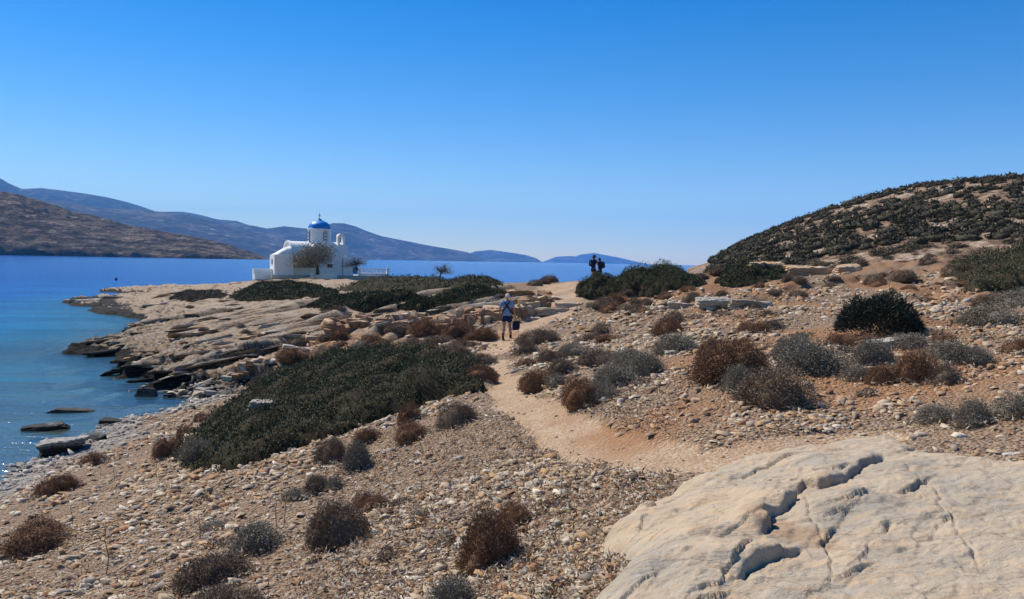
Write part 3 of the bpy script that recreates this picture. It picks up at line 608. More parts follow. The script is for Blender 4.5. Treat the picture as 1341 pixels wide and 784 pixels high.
R_pale = mat_rock('pale_schist', (0.40, 0.35, 0.28), (0.56, 0.51, 0.43), (0.16, 0.13, 0.10))
R_rust = mat_rock('rusty_rock', (0.28, 0.14, 0.07), (0.44, 0.28, 0.16), (0.09, 0.05, 0.03))
R_orange = mat_rock('orange_rock', (0.50, 0.32, 0.17), (0.58, 0.44, 0.30), (0.28, 0.14, 0.07), 0.9)
R_tan = mat_rock('tan_schist', (0.46, 0.36, 0.25), (0.56, 0.46, 0.34), (0.20, 0.13, 0.08))
R_black = mat_rock('wet_black_rock', (0.035, 0.032, 0.03), (0.12, 0.105, 0.09), (0.015, 0.013, 0.012))
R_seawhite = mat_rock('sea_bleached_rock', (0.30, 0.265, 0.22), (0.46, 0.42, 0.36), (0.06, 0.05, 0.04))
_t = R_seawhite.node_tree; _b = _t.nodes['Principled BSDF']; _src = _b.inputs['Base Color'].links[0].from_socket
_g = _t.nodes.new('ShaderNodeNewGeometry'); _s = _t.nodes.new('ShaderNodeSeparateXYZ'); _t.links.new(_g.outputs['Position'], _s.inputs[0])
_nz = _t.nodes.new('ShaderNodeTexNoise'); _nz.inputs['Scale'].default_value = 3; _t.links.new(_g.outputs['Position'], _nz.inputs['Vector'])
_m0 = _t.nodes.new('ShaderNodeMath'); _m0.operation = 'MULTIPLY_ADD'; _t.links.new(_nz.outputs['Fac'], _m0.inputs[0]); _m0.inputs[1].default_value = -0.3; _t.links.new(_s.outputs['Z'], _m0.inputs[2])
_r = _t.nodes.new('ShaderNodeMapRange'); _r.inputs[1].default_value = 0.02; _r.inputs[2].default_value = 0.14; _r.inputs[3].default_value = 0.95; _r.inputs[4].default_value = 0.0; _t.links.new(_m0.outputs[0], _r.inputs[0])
_x = _t.nodes.new('ShaderNodeMix'); _x.data_type = 'RGBA'; _t.links.new(_r.outputs[0], _x.inputs[0]); _t.links.new(_src, _x.inputs[6]); _x.inputs[7].default_value = (0.03, 0.027, 0.023, 1); _t.links.new(_x.outputs[2], _b.inputs['Base Color'])  # black low down: wet base, also painting in the rock's shaded front
def rock_mesh(seed, dims, sub=3, planes=12, layer=0.10, nz_=0.03):
    """angular block: convex hull of points in a skewed box, finer ones subdivided, chipped and layered"""
    import bmesh
    r = np.random.default_rng(seed); n = 13 if sub <= 2 else 20; P = r.uniform(-1, 1, (n, 3)); P = np.sign(P) * np.abs(P) ** 0.35
    P[:, 0] += 0.25 * P[:, 2] * r.uniform(-1, 1); P *= r.uniform(0.78, 1.0, (n, 1))
    b = bmesh.new(); vs = [b.verts.new(p) for p in P * np.array(dims) / 2]; res = bmesh.ops.convex_hull(b, input=vs)
    bmesh.ops.delete(b, geom=[v for v in b.verts if not v.link_faces], context='VERTS')
    if sub >= 3:
        for _ in range(sub): bmesh.ops.subdivide_edges(b, edges=b.edges[:], cuts=1, use_grid_fill=True)
        bmesh.ops.triangulate(b, faces=b.faces[:])
        V = np.array([v.co[:] for v in b.verts]); D = np.array(dims); U = V / D * 2
        q = U[:, 2] * 3.5 + 0.6 * fbm(U[:, 0] * 2, U[:, 1] * 2, 3, seed + 1); q = q - np.floor(q)
        V[:, :2] *= (1 - layer * 1.3 * q ** 3)[:, None]; V *= (1 + 0.10 * fbm(U[:, 0] * 2.5 + seed, U[:, 1] * 2.5 + U[:, 2] * 2, 4, seed))[:, None]
        V[:, 2] += D[2] * 0.06 * fbm(U[:, 0] * 5, U[:, 1] * 5, 3, seed + 2)
        for v, c in zip(b.verts, V): v.co = c
    me = bpy.data.meshes.new('rock'); b.to_mesh(me); b.free(); return me
RK = [0]
def place_rock(px, py, w, h, mat, label, depth=0.8, group=None, sub=3, parent=None, rz=None, tilt=None, sink=0.25, name='rock', xyz=None):
    RK[0] += 1; p = hit1(px, py) if xyz is None else xyz
    sc = p[1] / F; W_, H_ = w * sc, h * sc
    me = rock_mesh(100 + RK[0], (W_, W_ * depth, H_ * 1.5), sub)
    o = add(name, me, mat, parent, label, 'rock' if label else None, group, None, (p[0], p[1] + W_ * depth * 0.3, p[2] + H_ * 0.5 - H_ * sink))
    r_ = random.Random(RK[0]); o.rotation_euler = (r_.uniform(-.12, .12), (r_.uniform(-.15, .15) if tilt is None else tilt), r_.uniform(-0.5, 0.5) if rz is None else rz)
    return o
place_rock(72, 594, 66, 17, R_seawhite, 'large slab rock with pale top and dark shaded front at the water edge', 1.1, sub=4, tilt=-0.10, rz=0.35, xyz=at_z(72, 594, 0.0))
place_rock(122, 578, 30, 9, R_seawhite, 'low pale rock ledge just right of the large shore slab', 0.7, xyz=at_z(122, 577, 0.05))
place_rock(188, 519, 34, 12, R_black, 'black flat-topped rock standing in the water of the small inlet', 0.6, sub=4, rz=0.1, xyz=at_z(188, 519, 0.0))
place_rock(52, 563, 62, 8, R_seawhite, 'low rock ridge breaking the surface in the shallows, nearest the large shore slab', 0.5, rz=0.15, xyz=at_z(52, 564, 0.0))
place_rock(88, 541, 64, 6, R_black, 'long barely awash rock farther out in the shallows', 0.35, rz=0.2, xyz=at_z(88, 541, -0.03))
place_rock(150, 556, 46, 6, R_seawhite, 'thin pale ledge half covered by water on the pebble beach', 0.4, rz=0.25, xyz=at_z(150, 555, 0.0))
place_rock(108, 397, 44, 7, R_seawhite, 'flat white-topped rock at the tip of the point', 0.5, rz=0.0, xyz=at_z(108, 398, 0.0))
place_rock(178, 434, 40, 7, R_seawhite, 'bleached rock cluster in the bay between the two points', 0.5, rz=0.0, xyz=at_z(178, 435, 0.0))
for i in range(26):
    px = random.uniform(196, 285); py = 526 - (px - 196) * 0.10 + random.uniform(-9, 3)
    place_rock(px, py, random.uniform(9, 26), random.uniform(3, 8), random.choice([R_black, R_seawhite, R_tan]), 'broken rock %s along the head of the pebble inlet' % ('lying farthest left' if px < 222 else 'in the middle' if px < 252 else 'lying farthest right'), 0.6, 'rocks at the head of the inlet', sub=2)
place_rock(1005, 360, 62, 19, R_orange, 'rounded orange boulder, leftmost of the ledge below the hill', 0.9, sub=4, rz=0.0, tilt=0.05)
place_rock(1060, 361, 74, 15, R_orange, 'long flat orange boulder in the middle of the ledge below the hill', 0.7, sub=4, rz=0.0, tilt=0.08)
place_rock(1112, 357, 44, 12, R_orange, 'smaller orange boulder at the right end of the ledge below the hill', 0.7, sub=4, rz=0.1)
place_rock(934, 404, 48, 17, R_pale, 'tilted grey slab with dark undercut on the slope right of the path', 0.8, sub=4, rz=-0.1, tilt=-0.12)
place_rock(985, 403, 66, 10, R_pale, 'long thin grey slab beside the tilted undercut slab', 0.6, sub=4, rz=0.0, tilt=0.05)
place_rock(893, 404, 44, 8, R_pale, 'low dark-edged slab left of the tilted undercut slab', 0.7, rz=0.0)
place_rock(880, 466, 22, 8, R_pale, 'pale stone beside the grey shrub right of the path', 0.7)
place_rock(1168, 455, 70, 12, R_pale, 'pale flat rock just below the dark green bush', 0.5, rz=0.0)
for a in [(725, 411, 60, 11, 'broad flat step rock on the upper path'), (700, 419, 44, 9, 'lower left step rock on the upper path'), (748, 402, 46, 9, 'upper right step rock on the upper path'), (738, 391, 50, 6, 'thin ledge crossing the path near its crest')]:
    place_rock(a[0], a[1], a[2], a[3], R_tan, a[4], 0.8, rz=0.0, tilt=0.0, sink=0.5)
place_rock(338, 564, 42, 20, R_pale, 'rounded grey boulder poking out of the dark green shrub mat', 0.9, sub=4, sink=-0.8)
# red-brown broken ledge behind the walker: one outcrop made of blocks
led = empty('rock_ledge', tuple(hit1(640, 432)), 0, 'low crumbling red-brown rock ledge behind the walker', 'rock')
lx = led.location
def ledge(pts, n, w0, w1, hh, mats, par):
    for i in range(n):
        t = random.random() * (len(pts) - 1); j = int(t); t -= j
        px = pts[j][0] * (1 - t) + pts[j + 1][0] * t; py = pts[j][1] * (1 - t) + pts[j + 1][1] * t + random.uniform(-7, 7)
        o = place_rock(px, py, random.uniform(w0, w1), random.uniform(*hh), random.choice(mats), None, 0.8, sub=2, name='block', sink=0.15)
        o.location = o.location - par.location; o.parent = par
ledge([(560, 428), (610, 420), (650, 416), (690, 408), (716, 396)], 120, 8, 26, (6, 14), [R_rust, R_rust, R_orange], led)
_x = 0
led2 = empty('rock_ledge', tuple(hit1(440, 432)), 0, 'orange-brown undercut ledge above the big shrub mat', 'rock')
ledge([(424, 432), (450, 426), (480, 424), (520, 422), (550, 424)], 60, 8, 26, (5, 10), [R_rust, R_orange], led2)
led3 = empty('rock_ledge', tuple(hit1(390, 478)), 0, 'broken ledge at the left edge of the big shrub mat', 'rock')
ledge([(290, 500), (330, 482), (370, 468), (410, 452)], 34, 8, 20, (4, 8), [R_rust, R_pale, R_orange], led3)

# ------------------------------------------------------------------ the pale bedrock slab in the right foreground
OUT = [(700, 1100), (742, 830), (775, 765), (800, 738), (816, 715), (806, 700), (786, 690), (790, 668), (822, 650), (848, 641), (880, 622), (930, 606), (1000, 591), (1060, 581), (1120, 572), (1160, 571), (1184, 584), (1200, 606), (1240, 622), (1300, 636), (1341, 648), (1500, 690), (1700, 740), (1700, 1200)]
def gz(px, py): p = at_z(px, py, 3.85); return (p[0], p[1])
outw = [gz(*p) for p in OUT]
a_ = np.radians(np.linspace(-2, 44, 420)); r_ = np.exp(np.linspace(math.log(2.2), math.log(8.6), 470)); a2, r2 = np.meshgrid(a_, r_, indexing='ij')
X = r2 * np.sin(a2); Y = r2 * np.cos(a2)
wx_ = X + 0.10 * fbm(X * 2.2, Y * 2.2, 4, 201); wy_ = Y + 0.10 * fbm(X * 2.2 + 9, Y * 2.2, 4, 202)
ins = inpoly(wx_, wy_, outw); d = segdist(wx_, wy_, outw + [outw[0]]); d = np.where(ins, d, -d)
bz = base_z(X, Y)
slabz = 3.66 + 0.035 * X + 0.012 * (Y - 5)
z = np.maximum(slabz, bz) * 0.5 + bz * 0.5 + 0.12 * (1 - np.exp(-np.maximum(d, 0) / 0.06)) + 0.05 * (1 - np.exp(-np.maximum(d, 0) / 0.8)) + np.minimum(d, 0) * 1.6 - 0.03
z += 0.05 * fbm(X * 0.9, Y * 0.9, 5, 210) + 0.014 * fbm(X * 5, Y * 7, 4, 212) + 0.007 * fbm(X * 16, Y * 22, 4, 214, 0.65)
# shallow tilted sheets, broken along the bedding
c_ = X * math.cos(-1.1) - Y * math.sin(-1.1); c2 = c_ * 2.2 + 1.3 * fbm(X * 0.8, Y * 0.8, 4, 220); t = c2 - np.floor(c2); cell = np.floor(c2)
am = np.clip(fbm(X * 0.9 + cell * 5, Y * 0.9, 3, 221) * 2.2 + 0.1, 0, 1)
z += 0.035 * am * (np.where(t < 0.93, t / 0.93, (1 - t) / 0.07) - 0.5)
CR = [([(1166, 616), (1145, 625), (1121, 638), (1094, 650), (1072, 657), (1054, 654), (1045, 672), (1027, 690), (1011, 698), (1009, 708), (1000, 726), (986, 738)], 0.06, 0.012),
      ([(952, 784), (966, 774), (991, 762), (1018, 755), (1049, 750), (1061, 740)], 0.075, 0.014),
      ([(1155, 678), (1188, 672), (1211, 667), (1234, 655)], 0.035, 0.010), ([(1040, 640), (1094, 640), (1121, 630)], 0.03, 0.01),
      ([(933, 632), (973, 631), (1027, 610), (1068, 604)], 0.022, 0.008), ([(1290, 681), (1340, 691), (1400, 699)], 0.03, 0.010),
      ([(1161, 757), (1180, 750), (1199, 740)], 0.03, 0.010), ([(885, 755), (905, 748), (918, 742)], 0.05, 0.012), ([(1155, 730), (1170, 716), (1205, 724)], 0.03, 0.01),
      ([(1065, 705), (1100, 697), (1150, 706)], 0.018, 0.008), ([(840, 640), (860, 648), (850, 662)], 0.03, 0.01), ([(1205, 642), (1240, 640)], 0.025, 0.01),
      ([(1172, 632), (1206, 661), (1233, 685), (1228, 705), (1262, 742), (1290, 790)], 0.006, 0.008), ([(1054, 654), (1062, 700), (1082, 760), (1095, 800)], 0.006, 0.006)]
for fr_, an, q_, am_ in ((0.45, 0.9, 5, 0.0055), (1.1, 0.6, 4, 0.0028), (2.6, 0.4, 4, 0.0013)):
    ux = X * math.cos(an) + Y * math.sin(an); uy = -X * math.sin(an) + Y * math.cos(an); nn_ = fbm(ux * fr_, uy * fr_ * 2.2, 5, int(240 + fr_ * 10), 0.6) * q_
    fl = np.floor(nn_); fr2 = nn_ - fl; z += am_ * (fl + sstep(0.0, 0.10, fr2) + 0.0 * fr2) * 1.6
for pts, stp, wd in CR:
    q = [gz(*p) for p in pts]; jx = X + 0.055 * fbm(X * 4.5, Y * 4.5, 3, 231, 0.5); jy = Y + 0.055 * fbm(X * 4.5 + 4, Y * 4.5, 3, 232, 0.5)
    dd_ = segdist(jx, jy, q); up_ = np.zeros_like(X)
    best = np.full(X.shape, 1e9)
    for (x1, y1), (x2, y2) in zip(q[:-1], q[1:]):
        dx, dy = x2 - x1, y2 - y1; L = dx * dx + dy * dy; tt = np.clip(((jx - x1) * dx + (jy - y1) * dy) / L, 0, 1)
        ds = np.hypot(jx - x1 - tt * dx, jy - y1 - tt * dy); sg = (dx * (jy - y1) - dy * (jx - x1))
        up_ = np.where(ds < best, sg, up_); best = np.minimum(best, ds)
    side = np.tanh(np.where(up_ > 0, 1.0, -1.0) * dd_ / 0.020) * (1 if (q[-1][0] > q[0][0]) else -1)       # + is the far side of the line
    ends = np.minimum(np.hypot(jx - q[0][0], jy - q[0][1]), np.hypot(jx - q[-1][0], jy - q[-1][1])); tp = sstep(0.0, 0.30, ends) * (0.45 + 0.9 * vnoise(X * 4, Y * 4, 233))
    z += (np.clip(side, 0, 1) * 1.15 * stp * np.exp(-dd_ / 0.45) - np.clip(-side, 0, 1) * 0.25 * stp * np.exp(-dd_ / 0.10)) * tp - 1.3 * (stp * 0.4 + 0.012) * np.exp(-(dd_ / wd) ** 2) * tp
hol = segdist(X, Y, [gz(1012, 712), gz(1030, 722), gz(1060, 728)]); hollow = sstep(0.22, 0.08, hol + 0.05 * fbm(X * 6, Y * 6, 2, 240))
z -= 0.02 * hollow
idx = gridfaces(len(a_), len(r_))[:, ::-1]; keep = (d.ravel()[idx] > -0.30).all(1)
def mat_slab():
    k = N('slab_rock'); P = k.geo(); n1 = k.noise(P, 0.9, 6, 0.62, 0.5); n2 = k.noise(k.map(P, (1, 2.6, 1), (0, 0, 0.5)), 3.5, 7, 0.7, 0.6); n3 = k.noise(P, 45, 4, 0.7)
    c = k.ramp(n1, [(0.30, (0.34, 0.295, 0.23)), (0.48, (0.46, 0.375, 0.27)), (0.6, (0.51, 0.39, 0.26)), (0.72, (0.43, 0.37, 0.29))])
    c = k.mix(k.ramp(n2, [(0.52, 0.), (0.60, 0.55), (0.64, 0.)]), c, (0.56, 0.36, 0.19))
    c = k.mix(k.ramp(n2, [(0.28, 0.7), (0.42, 0.)]), c, (0.33, 0.32, 0.31))
    c = k.mix(k.ramp(n3, [(0.28, 0.45), (0.42, 0.)]), c, (0.25, 0.22, 0.18))
    n4 = k.noise(P, 14, 5, 0.7); c = k.mix(k.ramp(n4, [(0.60, 0.), (0.68, 0.5)]), c, (0.20, 0.175, 0.14)); c = k.mix(k.ramp(n4, [(0.30, 0.45), (0.38, 0.)]), c, (0.60, 0.54, 0.44))
    vl = k.vor(k.map(P, (1, 1.6, 1), (0, 0, 0.4)), 1.7, 'DISTANCE_TO_EDGE'); 
    c = k.mix(k.ramp(k.math('ADD', vl, k.math('MULTIPLY', k.math('SUBTRACT', n2, 0.5), 0.14)), [(0.0, 0.5), (0.012, 0.)]), c, (0.24, 0.18, 0.12))
    c = k.mix(k.attr('hollow'), c, k.mix(n3, (0.30, 0.19, 0.11), (0.52, 0.38, 0.25)))
    k.col(c).rough(0.85); k.nrm(k.bump(k.math('ADD', k.math('MULTIPLY', n3, 0.25), k.math('ADD', n2, n1)), 0.8, 0.05)); return k.m
me = mesh_np('bedrock_slab', np.stack([X, Y, z], -1).reshape(-1, 3), [idx[keep]], smooth=True, attrs=dict(hollow=hollow.ravel()))
SLABZ = z; SLAB_A = a_; SLAB_R = np.log(r_); SLAB_D = d
add('bedrock_slab', me, mat_slab(), label='broad pale cracked bedrock slab filling the right foreground', cat='rock')
def on_slab(x, y, m=0.0):
    ii = np.clip(np.interp(np.arctan2(x, y), SLAB_A, np.arange(len(SLAB_A))), 0, len(SLAB_A) - 1).astype(int); jj = np.clip(np.interp(np.log(np.hypot(x, y)), SLAB_R, np.arange(len(SLAB_R))), 0, len(SLAB_R) - 1).astype(int)
    a = np.arctan2(x, y); return (SLAB_D[ii, jj] > m) & (a > SLAB_A[0]) & (np.hypot(x, y) < 9.6)

# small sea buoy and whitewashed boulders
bz = at_z(152, 366.5, 0.0)
MB().lathe([(0.01, -0.2), (0.25, -0.1), (0.32, 0.1), (0.25, 0.32), (0.10, 0.42), (0.06, 0.62), (0.01, 0.64)], (0, 0, 0), 12).build('buoy', M_dark_ if False else mdblue, None, True, label='tiny dark buoy floating off the point', cat='buoy', loc=tuple(bz))
for i, (px, py, w, h) in enumerate([(337, 361, 9, 5), (330, 363, 7, 4), (343, 363, 6, 3)]):
    place_rock(px, py, w, h, mwhite, ['largest whitewashed boulder below the low chapel wall', 'leftmost whitewashed boulder below the low chapel wall', 'smallest whitewashed boulder below the low chapel wall'][i], 0.8, sub=2)

# tilted plates of bedrock on the coast, pieces of the ground
R_coast = mat_rock('coast_schist', (0.44, 0.32, 0.21), (0.62, 0.55, 0.44), (0.10, 0.07, 0.05), 1.1)
R_ochre = mat_rock('ochre_schist', (0.36, 0.215, 0.115), (0.47, 0.34, 0.215), (0.12, 0.075, 0.045), 1.1)
PLM = [rock_mesh(800 + q, (4.0, 1.15, 0.34), 3, 12, 0.12) for q in range(8)]
CP = [(95, 400), (150, 385), (330, 372), (340, 395), (520, 402), (640, 384), (720, 384), (640, 404), (520, 424), (420, 436), (340, 480), (250, 518), (180, 492), (110, 460), (150, 430)]
rq = random.Random(77); cnt = 0
while cnt < 150:
    px = rq.uniform(90, 720); py = rq.uniform(378, 520)
    if not inpoly(np.array([px]), np.array([py]), CP)[0]: continue
    p = hit1(px, py)
    if p[1] < 28 or p[1] > 110 or p[2] < -0.05: continue
    u_ = rq.random(); s = rq.uniform(0.22, 0.75) * (1.0 if p[1] < 60 else 1.5) * (0.6 if u_ < 0.5 else 1.2)
    mt = R_black if p[2] < 0.42 + rq.uniform(-.15, .2) else rq.choice([R_coast, R_coast, R_ochre])
    me = rq.choice(PLM)
    if not me.materials: me.materials.append(R_coast)
    o = bpy.data.objects.new('rock_plate', me); COL.objects.link(o); o.parent = ground; o.material_slots[0].link = 'OBJECT'; o.material_slots[0].material = mt
    o.location = (p[0], p[1], p[2] - 0.09 * s); o.scale = (s * rq.uniform(.7, 1.3), s * rq.uniform(.7, 1.5), s * rq.uniform(0.45, 0.95))
    o.rotation_euler = (math.radians(rq.uniform(-24, -6)), math.radians(rq.uniform(-9, 5)), math.radians(52 + rq.gauss(0, 9))); cnt += 1
# ------------------------------------------------------------------ vegetation
def quads_from(c, a, b):
    """blades: centre c (n,3), half vectors a, b -> quads"""
    n = len(c); V = np.stack([c - a - b, c + a - b, c + a + b, c - a + b], 1).reshape(-1, 3)
    return V, np.arange(4 * n).reshape(n, 4)
def tris_from(c, a, h):
    n = len(c); V = np.stack([c - a, c + a, c + h], 1).reshape(-1, 3); return V, np.arange(3 * n).reshape(n, 3)
def unit(v): return v / (np.linalg.norm(v, axis=-1, keepdims=True) + 1e-9)
def mat_leaf(name, a, b, tip, sheen=0.0, dry=None):
    k = N(name); o = k.obj(); n = k.noise(o, 2.6, 4, 0.6); t = k.attr('tone'); inf = k.n('ObjectInfo').outputs['Random']
    c = k.mix(k.ramp(n, [(0.3, 0.), (0.7, 1.)]), a, b); c = k.mix(k.math('POWER', t, 2.2), c, tip)
    if dry: c = k.mix(k.ramp(n, [(0.60, 0.), (0.68, 0.55)]), c, dry)
    c = k.mix(k.math('MULTIPLY', inf, 0.35), c, k.mix(1.0, c, (0.62, 0.66, 0.7), 'MULTIPLY'))
    k.col(c).rough(0.85); k.b.inputs['Specular IOR Level'].default_value = 0.12; return k.m
L_brown = mat_leaf('brown_thorn', (0.16, 0.085, 0.048), (0.23, 0.125, 0.07), (0.42, 0.27, 0.17))
L_dark = mat_leaf('grey_brown_thorn', (0.135, 0.094, 0.064), (0.20, 0.145, 0.10), (0.38, 0.29, 0.21))
L_grey = mat_leaf('grey_thorn', (0.17, 0.145, 0.105), (0.24, 0.205, 0.155), (0.44, 0.39, 0.31))
L_green = mat_leaf('juniper_green', (0.040, 0.046, 0.022), (0.070, 0.076, 0.038), (0.21, 0.20, 0.11), dry=(0.12, 0.06, 0.03))
L_sage = mat_leaf('dark_sage', (0.026, 0.034, 0.026), (0.045, 0.053, 0.040), (0.11, 0.12, 0.095))
L_olive = mat_leaf('tamarisk_leaf', (0.20, 0.185, 0.14), (0.28, 0.255, 0.20), (0.42, 0.38, 0.31))
M_bark = plain('bark', (0.10, 0.075, 0.055), 0.9, 0.1, 0.3, 6, 0.5)
M_twig = plain('dry_twig', (0.30, 0.24, 0.17), 0.9, 0.1, 0.3, 6)
def shrub_mesh(seed, nb, size, lobes, wild=0.0, core=3):
    """cushion of fine twigs: radius ~1, height ~1 ; returns mesh"""
    r = np.random.default_rng(seed)
    L = [(0, 0, 0.0, 0.80, 0.86)] + [(r.uniform(-.42, .42), r.uniform(-.42, .42), 0, r.uniform(0.42, 0.62), r.uniform(0.45, 0.95)) for _ in range(lobes)]
    CV, CF = ICO[core]; VV = []; FF = []; n0 = 0; TT = []
    def rad(u, s): return 1 + 0.19 * fbm(u[:, 0] * 2.0 + s, u[:, 1] * 2.2 + u[:, 2] * 2, 4, seed + 7) + 0.09 * fbm(u[:, 0] * 7 + s, u[:, 1] * 7 + u[:, 2] * 6, 2, seed + 8)
    for i, (x, y, z, R_, H_) in enumerate(L):
        P = CV * rad(CV, i)[:, None] * np.array([R_, R_, H_]) * 0.74; P[:, 2] = np.maximum(P[:, 2], -0.12); P += (x, y, z)
        VV.append(P); FF.append(CF + n0); n0 += len(P); TT.append(np.full(len(P), 0.05) + 0.25 * r.random(len(P)))
    tri = FF; wsum = sum(l[3] * l[4] for l in L); Q = []
    for i, (x, y, z, R_, H_) in enumerate(L):
        m = int(nb * R_ * H_ / wsum); u = unit(r.normal(size=(m, 3))); u[:, 2] = np.abs(u[:, 2]) * 0.98 - 0.12 * (r.random(m) < 0.5); u = unit(u)
        gp = fbm(u[:, 0] * 3.1 + i * 5, u[:, 1] * 3.1 + u[:, 2] * 3, 3, seed + 21); u = u[gp > r.uniform(-0.9, -0.12, m)]; m = len(u)
        k_ = rad(u, i) * r.uniform(0.78, 1.06 + wild, m)
        P = u * k_[:, None] * np.array([R_, R_, H_]) + (x, y, z)
        nrm_ = unit(u / np.array([R_, R_, H_])); dr = unit(nrm_ + r.normal(size=(m, 3)) * (0.55 + wild)); side = unit(np.cross(dr, r.normal(size=(m, 3))))
        ln = size * r.uniform(0.6, 1.6, m)[:, None] * (1 + wild); V, Fq = tris_from(P, side * size * 0.22, dr * ln)
        VV.append(V); FF.append(Fq + n0); n0 += len(V); tt = np.repeat(r.random(m) ** 2, 3); TT.append(tt)
    # woody stems and stray twigs
    m = 90; u = unit(r.normal(size=(m, 3))); u[:, 2] = np.abs(u[:, 2]) * 0.9; u = unit(u); b = u * 0.25; b[:, 2] = -0.05; e = u * np.array([0.8, 0.8, 0.86]) * r.uniform(0.95, 1.22, m)[:, None]
    sdv = unit(np.cross(u, r.normal(size=(m, 3)))) * 0.008; Vs = np.stack([b - sdv, b + sdv, e], 1).reshape(-1, 3); VV.append(Vs); FF.append(np.arange(3 * m).reshape(m, 3) + n0); n0 += 3 * m; TT.append(np.full(3 * m, 0.9))
    V = np.concatenate(VV); V[:, 2] = np.maximum(V[:, 2], -0.2)
    return mesh_np('shrub', V, [np.concatenate(FF)], attrs=dict(tone=np.concatenate(TT)))
PROTO = {'hi': [shrub_mesh(300 + i, 17000, 0.050, 3 + i % 3, 0.02) for i in range(4)], 'hiw': [shrub_mesh(320 + i, 13000, 0.06, 3, 0.18) for i in range(2)],
         'mid': [shrub_mesh(340 + i, 5000, 0.078, 3 + i % 3, 0.02, core=2) for i in range(4)], 'midw': [shrub_mesh(360 + i, 4000, 0.09, 3, 0.18, core=2) for i in range(2)],
         'low': [shrub_mesh(380 + i, 260, 0.26, 2, core=1) for i in range(4)]}
TYPE = {'b': L_brown, 'd': L_dark, 'g': L_grey, 'G': L_green, 's': L_sage}
SH = []
def put_shrub(px, py, w, h, ty, label, group=None, lod=None, pos=None, cat='shrub', name='cushion_shrub'):
    # pixel base line is the front foot of the cushion
    p = hit1(px, py) if pos is None else pos; R_ = w / 2 * p[1] / F * 0.96
    y = p[1] + R_ * 0.55; z = float(height(np.array([p[0]]), np.array([y]))[0]); H_ = h * p[1] / F
    dz = max(z - p[2], -0.2)
    Hh = 0.80 * max(H_ - max(dz, 0) * 0.55, H_ * 0.5)
    wild = ty == 'g'
    l_ = lod or ('hi' if w > 38 else 'mid' if w > 13 else 'low'); key = l_ + ('w' if wild and l_ != 'low' else '')
    me = random.choice(PROTO[key]); o = bpy.data.objects.new(name, me); COL.objects.link(o)
    if not me.materials: me.materials.append(L_dark)
    o.material_slots[0].link = 'OBJECT'; o.material_slots[0].material = TYPE[ty]
    o.location = (p[0] * y / p[1], y, z - 0.03); o.rotation_euler = (0, 0, random.uniform(0, 6.28)); 
    s_ = R_ / 0.84; o.scale = (s_ * 1.04, s_ * random.uniform(0.85, 1.0), Hh / 0.9)
    o['label'] = label; o['category'] = cat
    if group: o['group'] = group
    SH.append((o.location.x, o.location.y, R_)); return o
B = 'brown'; 
